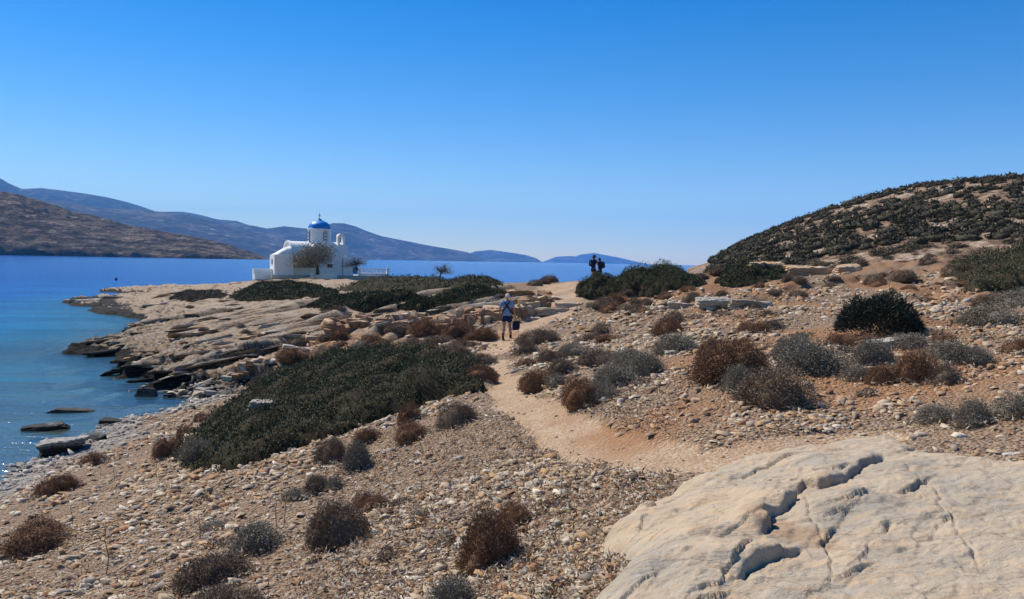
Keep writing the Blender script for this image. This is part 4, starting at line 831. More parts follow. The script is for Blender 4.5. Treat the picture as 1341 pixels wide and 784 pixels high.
LIST = [
 (640,744,100,96,'b','large dark brown cushion shrub at the bottom centre of the rubble slope'),(672,690,56,40,'b','small brown shrub joined to the upper right of the big bottom-centre shrub'),
 (447,714,86,70,'d','large grey-brown shrub on the rubble left of the bottom-centre shrub'),(488,668,54,30,'b','low brown shrub touching the upper right of the large grey-brown shrub'),
 (280,768,98,52,'d','wide shrub near the bottom left, lower of the overlapping pair'),(335,724,80,40,'g','loose grey shrub above the wide bottom-left shrub'),(298,812,104,54,'d','shrub cut by the bottom edge left of centre'),
 (50,722,96,40,'b','isolated domed shrub at the far lower left'),(66,650,42,30,'b','left half of the small double shrub below the shore'),(86,644,40,26,'b','right half of the small double shrub below the shore'),(122,607,36,18,'b','small reddish shrub right beside the big shore slab'),
 (592,806,78,56,'g','grey twiggy shrub at the bottom edge below the big centre shrub'),(434,606,44,42,'d','round shrub on the crest below the green mat, left of the trio'),(468,614,42,40,'g','greyer shrub in front of the trio below the green mat'),
 (482,580,44,24,'b','brown shrub at the back of the trio below the green mat'),(414,646,42,30,'d','shrub halfway between the trio and the large grey-brown shrub'),(438,642,26,24,'g','pale wispy shrub right beside the halfway shrub'),(386,655,36,20,'g','faint grey shrub left of the halfway shrub'),
 (541,578,54,30,'b','brown shrub at the lower right edge of the green mat'),(598,558,60,42,'d','twiggy shrub beside the path at the mat end'),(537,553,36,34,'b','round brown shrub set in the lower edge of the green mat'),(525,524,32,22,'b','small rust-brown shrub inside the green mat'),
 (282,693,36,14,'g','flat grey shrub alone on the lower left slope'),(224,598,46,30,'b','dark brown shrub at the left tip of the green mat'),(258,606,52,34,'g','grey-green shrub at the left end of the green mat, beside the brown tip shrub'),(265,552,26,14,'b','small brown shrub between beach and green mat'),(245,572,30,18,'b','tiny brown shrub above the left tip of the green mat'),
 (356,504,60,24,'d','shrub at the upper left edge of the green mat'),(385,474,54,22,'b','brown shrub below the broken ledge at the mat top'),(432,472,62,24,'d','dark shrub on the upper edge of the green mat'),(474,466,44,18,'g','grey shrub on the upper edge of the green mat'),(500,462,50,18,'b','brown shrub in the middle of the mat upper edge'),
 (545,462,60,20,'d','wide dark shrub on the upper right of the mat'),(592,470,60,24,'d','dark shrub near the right end of the mat'),(628,500,54,30,'b','brown shrub at the path-side tip of the green mat'),(634,478,44,20,'d','dark shrub above the path-side tip of the mat'),(570,492,50,22,'b','brown shrub in the right half of the mat'),
 (598,442,48,24,'b','brown shrub left of the walker under the ledge'),(560,438,56,24,'b','wide brown shrub under the middle of the ledge'),(632,446,48,22,'b','brown shrub at the walker\'s left hand'),(522,436,34,16,'d','small dark shrub at the left end of the red-brown ledge'),(430,446,30,12,'d','small dark shrub under the orange undercut ledge'),(574,452,46,16,'d','low dark shrub in front of the ledge shrubs'),
 (706,512,58,34,'b','long brown cushion right of the path, lowest of the cluster'),(762,530,66,44,'b','big brown bushy shrub at the front of the path-side cluster'),(702,451,48,26,'d','dark round shrub beside the path level with the walker'),(692,464,36,20,'d','low dark shrub at the path edge just below the walker'),(720,447,34,20,'d','small dark shrub behind the walker-level shrub'),
 (722,474,42,20,'d','smooth dark cushion in the middle of the path-side cluster'),(752,466,44,18,'g','greyish cushion in the path-side cluster'),(735,490,52,28,'d','domed cushion above the long brown one'),(790,478,66,28,'d','wide cushion at the back of the path-side cluster'),(803,506,64,34,'g','big grey twiggy shrub at the right of the path-side cluster'),
 (842,492,60,34,'g','grey twiggy shrub at the right end of the path-side cluster'),(822,478,50,26,'g','grey shrub behind the right end of the path-side cluster'),(786,442,34,26,'d','round dark shrub on the rubble above the path-side cluster'),(885,463,64,30,'g','wide grey shrub left of the big rust-brown pair'),(875,438,40,30,'b','rust-brown shrub above the wide grey shrub'),
 (880,424,36,20,'d','dark shrub just behind the rust-brown one'),(728,506,34,20,'g','small grey shrub tucked between the two brown front cushions'),(792,524,40,28,'g','grey shrub right of the big brown bushy one'),(768,448,30,16,'d','small dark shrub left of the round dark one'),(800,446,44,10,'b','flat brown shrub strip on the rubble'),(690,480,30,14,'b','small brown shrub at the path edge'),
 (956,500,106,70,'b','large rust-brown double cushion, biggest on the right slope'),(938,478,58,46,'b','upper left lobe shrub beside the large rust-brown cushion'),(1014,530,112,62,'d','large dark dome just below the rust-brown cushion'),(965,514,44,40,'g','grey shrub squeezed between the two largest domes'),
 (1062,488,84,46,'g','sprawling grey shrub right of the two largest domes'),(1040,474,60,36,'g','grey twiggy shrub behind the large dark dome'),(1100,453,46,22,'b','round brown shrub behind the sprawling grey shrub'),(985,436,42,20,'b','brown shrub above the large rust-brown cushion'),(1012,430,34,16,'d','small dark shrub to the right above the rust-brown cushion'),
 (1157,504,46,34,'b','brown dome at the left front of the right-hand cluster'),(1203,502,66,58,'b','tall brown dome in the middle of the right-hand cluster'),(1238,504,50,36,'d','dark shrub at the right front of the right-hand cluster'),(1243,474,66,32,'g','grey shrub behind the right-hand cluster'),(1142,478,60,40,'g','loose grey shrub at the left back of the right-hand cluster'),
 (1122,498,44,24,'g','low grey shrub left of the brown front dome'),(1190,456,60,22,'g','grey shrub under the pale flat rock'),(1237,450,38,18,'b','small brown shrub on top of the right-hand cluster'),(1276,478,50,26,'g','thin grey shrub right of the right-hand cluster'),(1332,462,42,28,'b','brown shrub at the right edge of the picture'),
 (1228,553,62,30,'g','grey shrub above the bedrock slab, left of three'),(1275,560,52,46,'g','grey shrub above the bedrock slab, middle of three'),(1326,548,58,40,'g','grey shrub above the bedrock slab, right of three'),(1302,426,84,30,'g','broad grey shrub on the slope right of the dark green bush'),(1334,402,60,30,'g','grey shrub at the right edge below the evergreen'),
 (1300,402,50,24,'d','dark shrub behind the broad grey one'),(1182,370,46,20,'d','dark dome above the dark green bush'),(1254,362,44,22,'d','dark shrub left of the evergreen at the right edge'),(1282,378,36,24,'d','dark shrub at the lower left corner of the evergreen'),(1098,358,38,16,'d','dark shrub right below the orange ledge'),(1145,372,30,18,'d','twiggy shrub between the orange ledge and the dark dome'),
 (1068,343,22,12,'d','dark little dome sitting on top of the orange boulders'),(1240,329,34,14,'d','dark shrub on the ridge line under the hill'),(1218,346,28,15,'d','shrub on the ridge slope above the dark dome'),(1033,369,20,14,'d','small shrub below the gap in the orange ledge'),(1014,387,20,11,'d','small shrub above the long thin grey slab'),
]
for a in LIST: put_shrub(*a)
# evergreen bush of upright sprays
def spray_bush(px, py, w, h, label):
    p = hit1(px, py); R_ = w / 2 * p[1] / F; H_ = h * p[1] / F; r = np.random.default_rng(int(px)); n = 9000
    ang = r.random(n) * 6.283; q = np.sqrt(r.random(n)); el = r.random(n)
    x = q * np.cos(ang); y = q * np.sin(ang); top = (1 - q ** 2.6) ** 0.7 * (0.66 + 0.45 * vnoise(x * 4, y * 4, 3)) + 0.16
    zz = top * np.maximum(el, r.random(n)) ; P = np.stack([x * R_, y * R_ * 0.8, zz * H_], -1)
    dr = unit(np.stack([x * 0.9, y * 0.9, 0.6 + 0 * x], -1) + r.normal(size=(n, 3)) * 0.35); sd2 = unit(np.cross(dr, r.normal(size=(n, 3))))
    V, Fq = tris_from(P, sd2 * R_ * 0.014, dr * R_ * r.uniform(0.06, 0.16, n)[:, None])
    o = add('evergreen_bush', mesh_np('foliage', V, [Fq], attrs=dict(tone=np.repeat(r.random(n) ** 2, 3))), L_sage, None, label, 'bush', loc=(p[0], p[1] + R_ * 0.5, p[2]))
    SH.append((p[0], p[1] + R_ * .5, R_)); return o
spray_bush(1163, 440, 110, 50, 'dark green bush of upright sprays alone on the slope at right')
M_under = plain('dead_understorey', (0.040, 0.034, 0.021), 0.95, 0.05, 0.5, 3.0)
# evergreen mats -------------------------------------------------
def mat_patch(foot, H, label, nleaf, ls, seed, mat=None, name='shrub_mat', hscale=1.0, cat='shrub', ridge_pts=None, group=None):
    r = np.random.default_rng(seed); foot = np.array(foot); x0, y0 = foot.min(0) - 0.2; x1, y1 = foot.max(0) + 0.2
    nx = 110; ny = 110; gx, gy = np.meshgrid(np.linspace(x0, x1, nx), np.linspace(y0, y1, ny), indexing='ij')
    def hh(x, y):
        ws = 0.5 * (x1 - x0) / 6
        xx = x + ws * fbm(x * 0.9, y * 0.9, 5, seed, 0.65); yy = y + ws * fbm(x * 0.9 + 30, y * 0.9, 5, seed + 1, 0.65)
        ins = inpoly(xx, yy, [tuple(p) for p in foot]); d = segdist(xx, yy, [tuple(p) for p in foot] + [tuple(foot[0])]); d = np.where(ins, d, -d)
        m = (0.28 + 0.95 * vnoise(x * 1.0, y * 1.0, seed + 2) ** 1.3 + 0.5 * vnoise(x * 2.6, y * 2.6, seed + 3))
        return d, H * (1 - np.exp(-np.maximum(d, 0) / (0.55 * hscale))) * m
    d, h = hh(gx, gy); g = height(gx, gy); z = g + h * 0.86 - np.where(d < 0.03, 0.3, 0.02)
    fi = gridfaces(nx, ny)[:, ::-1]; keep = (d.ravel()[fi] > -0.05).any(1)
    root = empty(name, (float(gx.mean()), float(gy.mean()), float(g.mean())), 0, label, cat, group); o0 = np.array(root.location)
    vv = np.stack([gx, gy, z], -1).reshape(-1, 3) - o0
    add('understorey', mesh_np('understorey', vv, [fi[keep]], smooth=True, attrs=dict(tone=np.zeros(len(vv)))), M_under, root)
    px = r.uniform(x0, x1, nleaf * 4); py = r.uniform(y0, y1, nleaf * 4); d, h = hh(px, py); ok = (d > 0.0) & (fbm(px * 2.2, py * 2.2, 3, seed + 9) > r.uniform(-0.9, 0.0, len(px))); px, py, h = px[ok][:nleaf], py[ok][:nleaf], h[ok][:nleaf]
    n = len(px); e = 0.05; _, hx = hh(px + e, py); _, hy = hh(px, py + e); g = height(px, py)
    nm = unit(np.stack([-(hx - h) / e * 0.8, -(hy - h) / e * 0.8, np.ones(n)], -1))
    P = np.stack([px, py, g + h * r.uniform(0.74, 1.10, n)], -1) - o0
    dr = unit(nm + r.normal(size=(n, 3)) * 0.6); s_ = unit(np.cross(dr, r.normal(size=(n, 3))))
    V, Fq = tris_from(P, s_ * ls * 0.32, dr * ls * r.uniform(0.7, 1.8, n)[:, None])
    add('foliage', mesh_np('foliage', V, [Fq], attrs=dict(tone=np.repeat(r.random(n) ** 1.6, 3))), mat or L_green, root); return root
def FP(poly): return hit([p[0] for p in poly], [p[1] for p in poly])[:, :2]
MATS = []
def pmat(poly, *a, **k): fp = FP(poly); MATS.append([tuple(p) for p in fp]); return mat_patch(fp, *a, **k)
pmat([(232,604),(262,572),(290,545),(325,522),(372,502),(400,482),(450,470),(520,468),(580,474),(630,484),(652,496),(622,510),(568,528),(505,548),(445,568),(385,588),(310,614),(258,616)], 0.62, 'big dark green shrub mat covering the slope left of the path', 70000, 0.042, 400)
pmat([(296,390),(322,378),(350,371),(385,370),(420,375),(447,383),(430,389),(380,393),(330,395)], 0.42, 'dark shrub mat directly in front of the chapel', 14000, 0.13, 401, hscale=1.4)
pmat([(392,400),(440,391),(500,385),(545,390),(522,398),(462,405),(425,408)], 0.38, 'dark shrub mat below the chapel tree, nearer than the one before it', 12000, 0.12, 402, hscale=1.2)
pmat([(443,380),(475,369),(505,363),(545,364),(592,371),(560,382),(515,384),(470,382)], 0.55, 'dark shrub mat right of the chapel terrace', 12000, 0.13, 403, hscale=1.4)
pmat([(524,402),(556,392),(590,384),(640,380),(664,384),(620,396),(575,404),(540,408)], 0.6, 'dark shrub mat running up to the path crest', 14000, 0.10, 404, hscale=1.2)
pmat([(222,392),(240,382),(288,381),(294,389),(252,396)], 0.35, 'isolated dark shrub mat on the rocks of the point', 5000, 0.14, 405, mat=L_dark, hscale=1.4)
pmat([(560,376),(590,370),(640,369),(660,374),(620,380),(580,382)], 0.5, 'dark shrub mat on the skyline right of the lone thin tree', 8000, 0.13, 406, hscale=1.4)
def W2(px, Y): return tuple(at_y(px, 360, Y)[:2])
hedge = [W2(751, 49.5), W2(764, 46.5), W2(830, 45), W2(890, 42.5), W2(925, 42), W2(932, 46), W2(900, 50), W2(840, 52), W2(800, 51), W2(778, 50.5)]
MATS.append(hedge); mat_patch(hedge, 0.92, 'long dark green evergreen thicket on the crest right of the two hikers', 36000, 0.06, 407, hscale=0.7, name='evergreen_thicket')
hedge = [W2(935, 47), W2(960, 44), W2(1030, 44), W2(1040, 48), W2(1000, 52), W2(950, 52)]
mat_patch(hedge, 0.85, 'green thicket at the foot of the hill behind the orange boulders', 14000, 0.085, 408, hscale=1.3, name='evergreen_thicket')
pmat([(1240,360),(1270,350),(1345,350),(1400,352),(1400,388),(1345,383),(1290,384),(1262,372)], 0.75, 'dark green evergreen shrub at the right edge below the ridge', 24000, 0.06, 409, hscale=0.8)
# small scattered cushions, ridges and crest
def free(x, y, m=0.3): return all((x - a) ** 2 + (y - b) ** 2 > (c + m) ** 2 for a, b, c in SH)
LM = [('orange boulders', 1050, 350), ('lone dark green bush', 1163, 412), ('evergreen at the right edge', 1300, 360), ('undercut grey slab', 940, 395), ('crest thicket', 850, 350), ('large rust-brown cushion', 956, 455), ('walker', 665, 415), ('upper path', 740, 390), ('big dark green mat', 440, 510),
      ('large grey-brown shrub', 447, 680), ('big bottom-centre shrub', 645, 710), ('orange undercut ledge', 450, 425), ('red-brown ledge', 600, 415), ('chapel', 405, 350), ('bedrock slab', 1100, 660), ('black inlet rock', 188, 512), ('wide bottom-left shrub', 280, 750), ('three grey shrubs above the slab', 1275, 540), ('tall brown dome at right', 1203, 480), ('wide grey shrub', 885, 455)]
def where(px, py):
    n, x, y = min(LM, key=lambda q: (q[1] - px) ** 2 + 3 * (q[2] - py) ** 2); dx, dy = px - x, 1.7 * (py - y)
    q_ = math.hypot(dx, dy); d = 'close ' if q_ < 25 else 'just ' if q_ < 45 else 'a little way ' if q_ < 75 else 'well ' if q_ < 115 else 'far '
    return d + (('right of' if dx > 0 else 'left of') if abs(dx) > abs(dy) else ('below' if dy > 0 else 'above')) + ' the ' + n
def scatter(poly, n, w0, w1, label, group, types='bd', ar=(0.35, 0.6)):
    k = 0; t = 0; xs = [p[0] for p in poly]; ys = [p[1] for p in poly]
    while k < n and t < n * 40:
        t += 1; px = random.uniform(min(xs), max(xs)); py = random.uniform(min(ys), max(ys))
        if not inpoly(np.array([px]), np.array([py]), poly)[0]: continue
        p = hit1(px, py)
        if samp(path, p[0], p[1]) > 0.15 or on_slab(p[0], p[1], -0.1) or not free(p[0], p[1], 0.1): continue
        if any(inpoly(np.array([p[0]]), np.array([p[1]]), m)[0] for m in MATS): continue
        w = random.uniform(w0, w1); ty_ = random.choice(types); put_shrub(px, py, w, w * random.uniform(*ar), ty_, ('little ' if w < (w0 + w1) / 2 else 'medium ') + {'b': 'brown', 'd': 'grey-brown', 'g': 'grey'}[ty_] + ' cushion shrub ' + where(px, py), group, pos=p); k += 1
scatter([(960, 352), (1150, 334), (1341, 315), (1341, 350), (1240, 400), (1000, 415), (900, 420), (850, 375)], 46, 12, 28, 'small dark cushion shrub scattered on the stony slope below the ridge', 'small shrubs on the stony slope below the ridge', 'bdd')
scatter([(935, 352), (1150, 330), (1341, 309), (1341, 318), (1150, 338), (940, 358)], 26, 16, 34, 'cushion shrub in the row along the ridge line under the hill', 'shrubs along the ridge line', 'bddg')
scatter([(765, 380), (850, 372), (850, 412), (780, 410)], 15, 18, 34, 'brownish cushion shrub in the band beside the upper path', 'cushion shrubs beside the upper path', 'bdd')
scatter([(865, 364), (940, 358), (930, 372), (870, 376)], 8, 18, 30, 'brown shrub at the foot of the crest thicket', 'brown shrubs at the foot of the crest thicket', 'bd')
scatter([(695, 371), (735, 368), (738, 378), (700, 380)], 5, 16, 26, 'brown shrub on the crest at the left of the path', 'brown shrubs on the crest left of the path', 'bd')
scatter([(380, 450), (640, 425), (640, 455), (520, 462), (400, 468)], 14, 16, 32, 'brown shrub between the ledges and the green mat', 'brown shrubs between the ledges and the green mat', 'bbd')
scatter([(250, 395), (500, 408), (430, 425), (330, 460), (240, 430)], 10, 8, 16, 'small dark tuft growing in the coastal rock', 'tufts in the coastal rock', 'd')
scatter([(820, 500), (950, 440), (1341, 410), (1341, 530), (1050, 520), (850, 530)], 12, 16, 30, 'small grey tuft among the large shrubs on the right slope', 'grey tufts on the right slope', 'gd')
scatter([(200, 660), (560, 600), (740, 660), (740, 780), (300, 780)], 9, 14, 30, 'small dry tuft on the foreground rubble slope', 'dry tufts on the foreground rubble slope', 'gd')
# hill shrubs
def hill_at(a, r):
    i = np.clip(np.interp(a, hA, np.arange(len(hA))), 0, len(hA) - 1.01); j = np.clip(np.interp(r, hR, np.arange(len(hR))), 0, len(hR) - 1.01)
    i0 = i.astype(int); j0 = j.astype(int); u = i - i0; v = j - j0
    return (hZ[i0, j0] * (1 - u) + hZ[i0 + 1, j0] * u) * (1 - v) + (hZ[i0, j0 + 1] * (1 - u) + hZ[i0 + 1, j0 + 1] * u) * v
n = 4000; ha = np.random.default_rng(5).uniform(px_az(930), px_az(1500), n); hr = np.random.default_rng(6).uniform(68, 225, n)
hz_ = hill_at(ha, hr); hx, hy = hr * np.sin(ha), hr * np.cos(ha)
hd = 0.5 * fbm(hx * 0.035, hy * 0.035, 3, 501); ok = (hd + np.random.default_rng(8).uniform(-0.45, 0.45, n) > -0.22 + 0.30 * np.clip((hr - 80) / 145, 0, 1)) & (hz_ > 1.3); hx, hy, hz_ = hx[ok], hy[ok], hz_[ok]
tmp_px, _ = to_px(np.stack([hx, hy, hz_], -1)); vis = (tmp_px < 1345) & (hy > 60)
order = np.argsort(np.where(vis, np.hypot(hx, hy), 1e9)); rr_ = np.random.default_rng(9)
L_hill = mat_leaf('hill_scrub_leaf', (0.050, 0.045, 0.028), (0.085, 0.072, 0.046), (0.18, 0.15, 0.10)); kinds = [L_hill, L_hill, L_dark]
for m_ in PROTO['low']:
    if not m_.materials: m_.materials.append(L_dark)
for i in order[:290]:
    o = bpy.data.objects.new('hill_shrub', random.choice(PROTO['low'])); COL.objects.link(o); s_ = random.uniform(0.4, 0.95)
    o.location = (hx[i], hy[i], hz_[i] - 0.15); o.scale = (s_ * 1.25, s_, s_ * random.uniform(0.55, 0.8)); o.rotation_euler.z = random.uniform(0, 6.28)
    o.material_slots[0].link = 'OBJECT'; o.material_slots[0].material = random.choice(kinds)
    hp = tmp_px[i]; o['label'] = 'dark shrub on the rocky hill, ' + ('at its left foot' if hp < 1000 else 'above the orange boulders' if hp < 1130 else 'above the lone dark green bush' if hp < 1230 else 'near the right edge') + (', low on the slope' if hr[ok][i] < np.median(hr[ok][order[:290]]) else ', higher up'); o['category'] = 'shrub'; o['group'] = 'shrubs dotted over the hill'
rest = order[290:]; CV, CF = ICO[1]; k = len(rest); sc = rr_.uniform(0.35, 1.0, k)
j = 1 + 0.35 * rr_.uniform(-1, 1, (k, len(CV), 1)); P = CV[None] * j * sc[:, None, None] * np.stack([rr_.uniform(.9, 1.5, k), rr_.uniform(.8, 1.2, k), rr_.uniform(.5, .8, k)], -1)[:, None, :]
P[:, :, 2] = np.maximum(P[:, :, 2], -0.3); P += np.stack([hx[rest], hy[rest], hz_[rest] + 0.05], -1)[:, None, :]
VA = P.reshape(-1, 3); FA = (CF[None] + (np.arange(k) * len(CV))[:, None, None]).reshape(-1, 3)
# leafy fringe on the same clumps
m = k * 26; ii = rr_.integers(0, k, m); u = unit(rr_.normal(size=(m, 3))); u[:, 2] = np.abs(u[:, 2]); Q = u * sc[ii][:, None] * np.array([1.15, 1.0, 0.7]) + np.stack([hx[rest][ii], hy[rest][ii], hz_[rest][ii] + 0.05], -1)
V2, F2 = tris_from(Q, unit(np.cross(u, rr_.normal(size=(m, 3)))) * 0.12, unit(u + rr_.normal(size=(m, 3)) * .5) * 0.42)
add('hill_scrub', mesh_np('hill_scrub', np.concatenate([VA, V2]), [np.concatenate([FA, F2 + len(VA)])], attrs=dict(tone=np.concatenate([np.zeros(len(VA)), np.repeat(rr_.random(m) ** 2, 3)]))), L_hill, kind='stuff')

# ------------------------------------------------------------------ trees
def tree(px, py, Y, hpx, wpx, label, seed, nl, name='tamarisk_tree', zoff=0.0, dens=1.0):
    base = at_y(px, py, Y); r = random.Random(seed); rn = np.random.default_rng(seed); H_ = hpx * Y / F; W_ = wpx * Y / F / 2
    t = empty(name, tuple(base), 0, label, 'tree'); mb = MB(); tips = []
    def branch(p, d, ln, rad, lev):
        pts = [p]; q = p; dd = d
        for s in range(3):
            dd = (dd + Vector((r.uniform(-.22, .22), r.uniform(-.22, .22), r.uniform(-.05, .16)))).normalized(); q = q + dd * ln / 3; pts.append(q)
        mb.tube(pts, [rad, rad * .85, rad * .7, rad * .5], 6)
        if lev == 0: tips.append(q); tips.append(pts[2]); return
        for s in range(3 if lev < 3 else 5):
            a = r.uniform(0, 6.28); sp = r.uniform(0.5, 1.1) if lev < 3 else r.uniform(0.7, 1.3)
            side = dd.cross(Vector((math.cos(a), math.sin(a), 0.3))).normalized(); nd = (dd + side * sp).normalized()
            branch(q if s else pts[2], nd, ln * r.uniform(0.6, 0.8), rad * 0.55, lev - 1)
    branch(Vector((0, 0, -0.1)), Vector((0.05, 0, 1)), H_ * 0.27, H_ * 0.05, 3)
    mb.build('trunk', M_bark, t)
    T = np.array([tuple(q) for q in tips]); cz = H_ * 0.62
    # squeeze the crown to its outline
    C = T - np.array([0, 0, cz]); C[:, 0] *= W_ / max(0.1, np.percentile(np.abs(C[:, 0]), 92)) * 0.98; C[:, 1] *= W_ / max(.1, np.percentile(np.abs(C[:, 1]), 92)) * 0.75; C[:, 2] *= H_ * 0.42 / max(.1, np.percentile(np.abs(C[:, 2]), 92))
    T = C + np.array([0, 0, cz]); i = rn.integers(0, len(T), nl); P = T[i] + rn.normal(size=(nl, 3)) * H_ * 0.075 * np.array([1.5, 1.5, 1.0])
    P[:, 2] = np.maximum(P[:, 2], H_ * 0.16)
    dr = unit(rn.normal(size=(nl, 3)) + np.array([0, 0, -0.2])); s_ = unit(np.cross(dr, rn.normal(size=(nl, 3)))); ls = H_ * 0.024
    V, Fq = tris_from(P, s_ * ls * 0.4, dr * ls * rn.uniform(0.8, 2, nl)[:, None])
    add('crown', mesh_np('crown', V, [Fq], attrs=dict(tone=np.repeat(rn.random(nl) ** 1.5, 3))), L_olive, t)
    lm = MB()
    for q in T[::3]: lm.tube([(0, 0, H_ * 0.26), tuple(Vector(q) * 0.55 + Vector((0, 0, H_ * .12))), tuple(q)], [H_ * .014, H_ * .008, H_ * .003], 4)
    lm.build('branch', M_bark, t)
    return t
tree(416, 358.5, 96, 58, 66, 'spreading grey-green tamarisk tree in front of the chapel', 3, 9000)
tree(467, 353, 101, 27, 24, 'small dense tree behind the blue gate right of the chapel', 4, 2200)
tree(576, 363, 80, 29, 24, 'lone thin tree on the headland skyline between chapel and walker', 5, 1300)
for i, (px, py, w, h) in enumerate([(386, 359, 9, 9), (396, 358.5, 10, 7), (437, 361, 12, 6)]):
    put_shrub(px, py, w, h, 'd', ['tiny shrub against the left of the chapel wall', 'tiny shrub between the chapel wall and the white planter', 'tiny shrub right of the tree trunk at the chapel'][i], lod='low')

# ------------------------------------------------------------------ loose stones
PAL = np.array([(0.54, 0.46, 0.35), (0.46, 0.37, 0.26), (0.38, 0.28, 0.18), (0.46, 0.29, 0.15), (0.34, 0.19, 0.10), (0.33, 0.28, 0.23), (0.62, 0.55, 0.45), (0.22, 0.15, 0.10)])
def stones(n, rmin, rmax, seed, k0=0.0095, kr=0.00095, side=4, amax=36.5):
    r = np.random.default_rng(seed); a = np.radians(r.uniform(-amax, amax, n)); R_ = np.exp(r.uniform(math.log(rmin), math.log(rmax), n)); x = R_ * np.sin(a); y = R_ * np.cos(a)
    pth = samp(np.clip(path, 0, 1), x, y); rk = samp(rock, x, y); bch = samp(beach, x, y); z = height(x, y)
    den = 0.72 + 1.7 * fbm(x * 0.45, y * 0.45, 5, 601); den = np.clip(den, 0.10, 1) * (1 - 0.72 * sstep(0.2, 0.7, pth)) * (1 - 0.85 * rk); den = np.maximum(den, bch)
    rd_ = samp(red, x, y); den *= (1 - 0.62 * np.clip(rd_, 0, 1))
    ok = (r.random(n) < den) & (z > -0.05) & ~on_slab(x, y, -0.02)
    for m in MATS[:1]: ok &= ~inpoly(x, y, m)
    x, y, z, R_, bch, rd_ = x[ok], y[ok], z[ok], R_[ok], bch[ok], rd_[ok]; n = len(x)
    s = (k0 + kr * R_) * np.exp(r.normal(0, 0.78, n)) * (0.75 + 0.6 * vnoise(x * .5, y * .5, 603)); s *= 1 - 0.5 * sstep(0.2, 0.7, samp(path, x, y)); s = np.minimum(s, 0.05 + 0.004 * R_)
    ang = r.normal(0.3, 0.9, n); s = s * 1.12; asp = r.uniform(0.30, 0.72, n); th = s * r.uniform(0.06, 0.24, n)
    t = 2 * np.pi * (np.arange(side) / side)[None] + r.uniform(-.45, .45, (n, side)); rr = r.uniform(0.6, 1.3, (n, side))
    bx = np.cos(t) * rr * s[:, None]; by = np.sin(t) * rr * (s * asp)[:, None]; tp = r.uniform(0.72, 0.97, (n, 1))
    loc = np.stack([np.concatenate([bx, bx * tp], 1), np.concatenate([by, by * tp], 1), np.concatenate([-th[:, None] * np.ones((n, side)), th[:, None] * (1 + r.uniform(-.35, .35, (n, side)))], 1)], -1)
    ca, sa = np.cos(ang)[:, None], np.sin(ang)[:, None]; X_ = loc[..., 0] * ca - loc[..., 1] * sa; Y_ = loc[..., 0] * sa + loc[..., 1] * ca; Z_ = loc[..., 2]
    tx, ty = r.normal(0, 0.27, n)[:, None], r.normal(0.0, 0.27, n)[:, None]
    Z2 = Z_ * np.cos(tx) + X_ * np.sin(tx); X2 = X_ * np.cos(tx) - Z_ * np.sin(tx); Z3 = Z2 * np.cos(ty) + Y_ * np.sin(ty); Y3 = Y_ * np.cos(ty) - Z2 * np.sin(ty)
    V = np.stack([X2 + x[:, None], Y3 + y[:, None], Z3 + (z + th * 0.45 + s * 0.12)[:, None]], -1).reshape(-1, 3)
    b0 = (np.arange(n) * 2 * side)[:, None]; F1 = b0 + side + np.arange(side)[None]
    i = np.arange(side); F2 = (b0[:, :, None] + np.stack([i, (i + 1) % side, side + (i + 1) % side, side + i], -1)[None]).reshape(-1, 4)
    w = np.array([.16, .2, .2, .13, .09, .1, .05, .07]); c = PAL[r.choice(8, n, p=w)] * r.uniform(0.8, 1.15, (n, 1))
    c = c * (1 - 0.45 * np.clip(rd_, 0, 1)[:, None]) + np.array([0.40, 0.22, 0.11]) * 0.45 * np.clip(rd_, 0, 1)[:, None]
    c = c * (1 - bch[:, None]) + np.array([0.44, 0.40, 0.35]) * r.uniform(0.5, 1.15, (n, 1)) * bch[:, None]
    return V, F1, F2, np.repeat(c, 2 * side, 0)
M_stone = mat_stonevar('loose_stone', 0.01)
V, F1, F2, c = stones(165000, 3.5, 44, 611)
add('rubble', mesh_np('rubble', V, [F1, F2], attrs=dict(tone=c)), M_stone, kind='stuff')
# the larger stones, one object each, children of the ground
smesh = []
for q in range(10):
    V, Fc = ICO[2]; r = np.random.default_rng(700 + q); m = rock_mesh(700 + q, (2.0, 1.4, 0.5), 2, 9, 0.02, 0.02); cc = PAL[r.integers(0, 8)] * 1.0
    a = m.attributes.new('tone', 'FLOAT_COLOR', 'POINT'); a.data.foreach_set('color', np.tile([*cc, 1], len(m.vertices)).astype(np.float32)); m.materials.append(M_stone); smesh.append(m)
cnt = 0; cl = [(500, 632, 45, 22), (520, 690, 60, 40), (470, 740, 60, 30), (640, 640, 70, 35), (330, 760, 70, 30), (1290, 600, 30, 14), (850, 640, 40, 16), (780, 690, 30, 40), (560, 740, 70, 35), (870, 505, 60, 25), (700, 600, 50, 20), (930, 425, 60, 20), (1120, 400, 120, 20), (800, 430, 50, 25), (180, 680, 110, 60), (720, 750, 30, 30)]
while cnt < 290:
    cx, cy, sx, sy = random.choice(cl); px = random.gauss(cx, sx); py = random.gauss(cy, sy)
    if not (0 < px < 1341 and 380 < py < 784): continue
    p = hit1(px, py)
    if on_slab(p[0], p[1], -0.05) or samp(path, p[0], p[1]) > 0.5 or p[2] < 0.1 or p[1] > 40 or not free(p[0], p[1], -0.1) or inpoly(np.array([p[0]]), np.array([p[1]]), MATS[0])[0]: continue
    s = random.uniform(3.5, 8) * p[1] / F * (1.4 if random.random() < 0.12 else 1); s = min(s, 0.12)
    o = bpy.data.objects.new('stone', random.choice(smesh)); COL.objects.link(o); o.parent = ground; o.location = (p[0], p[1], p[2] + s * 0.16)
    o.scale = (s, s * random.uniform(.6, 1), s * random.uniform(.5, 1.0)); o.rotation_euler = (random.gauss(0, .28), random.gauss(-0.1, .28), random.uniform(0, 6.28)); cnt += 1
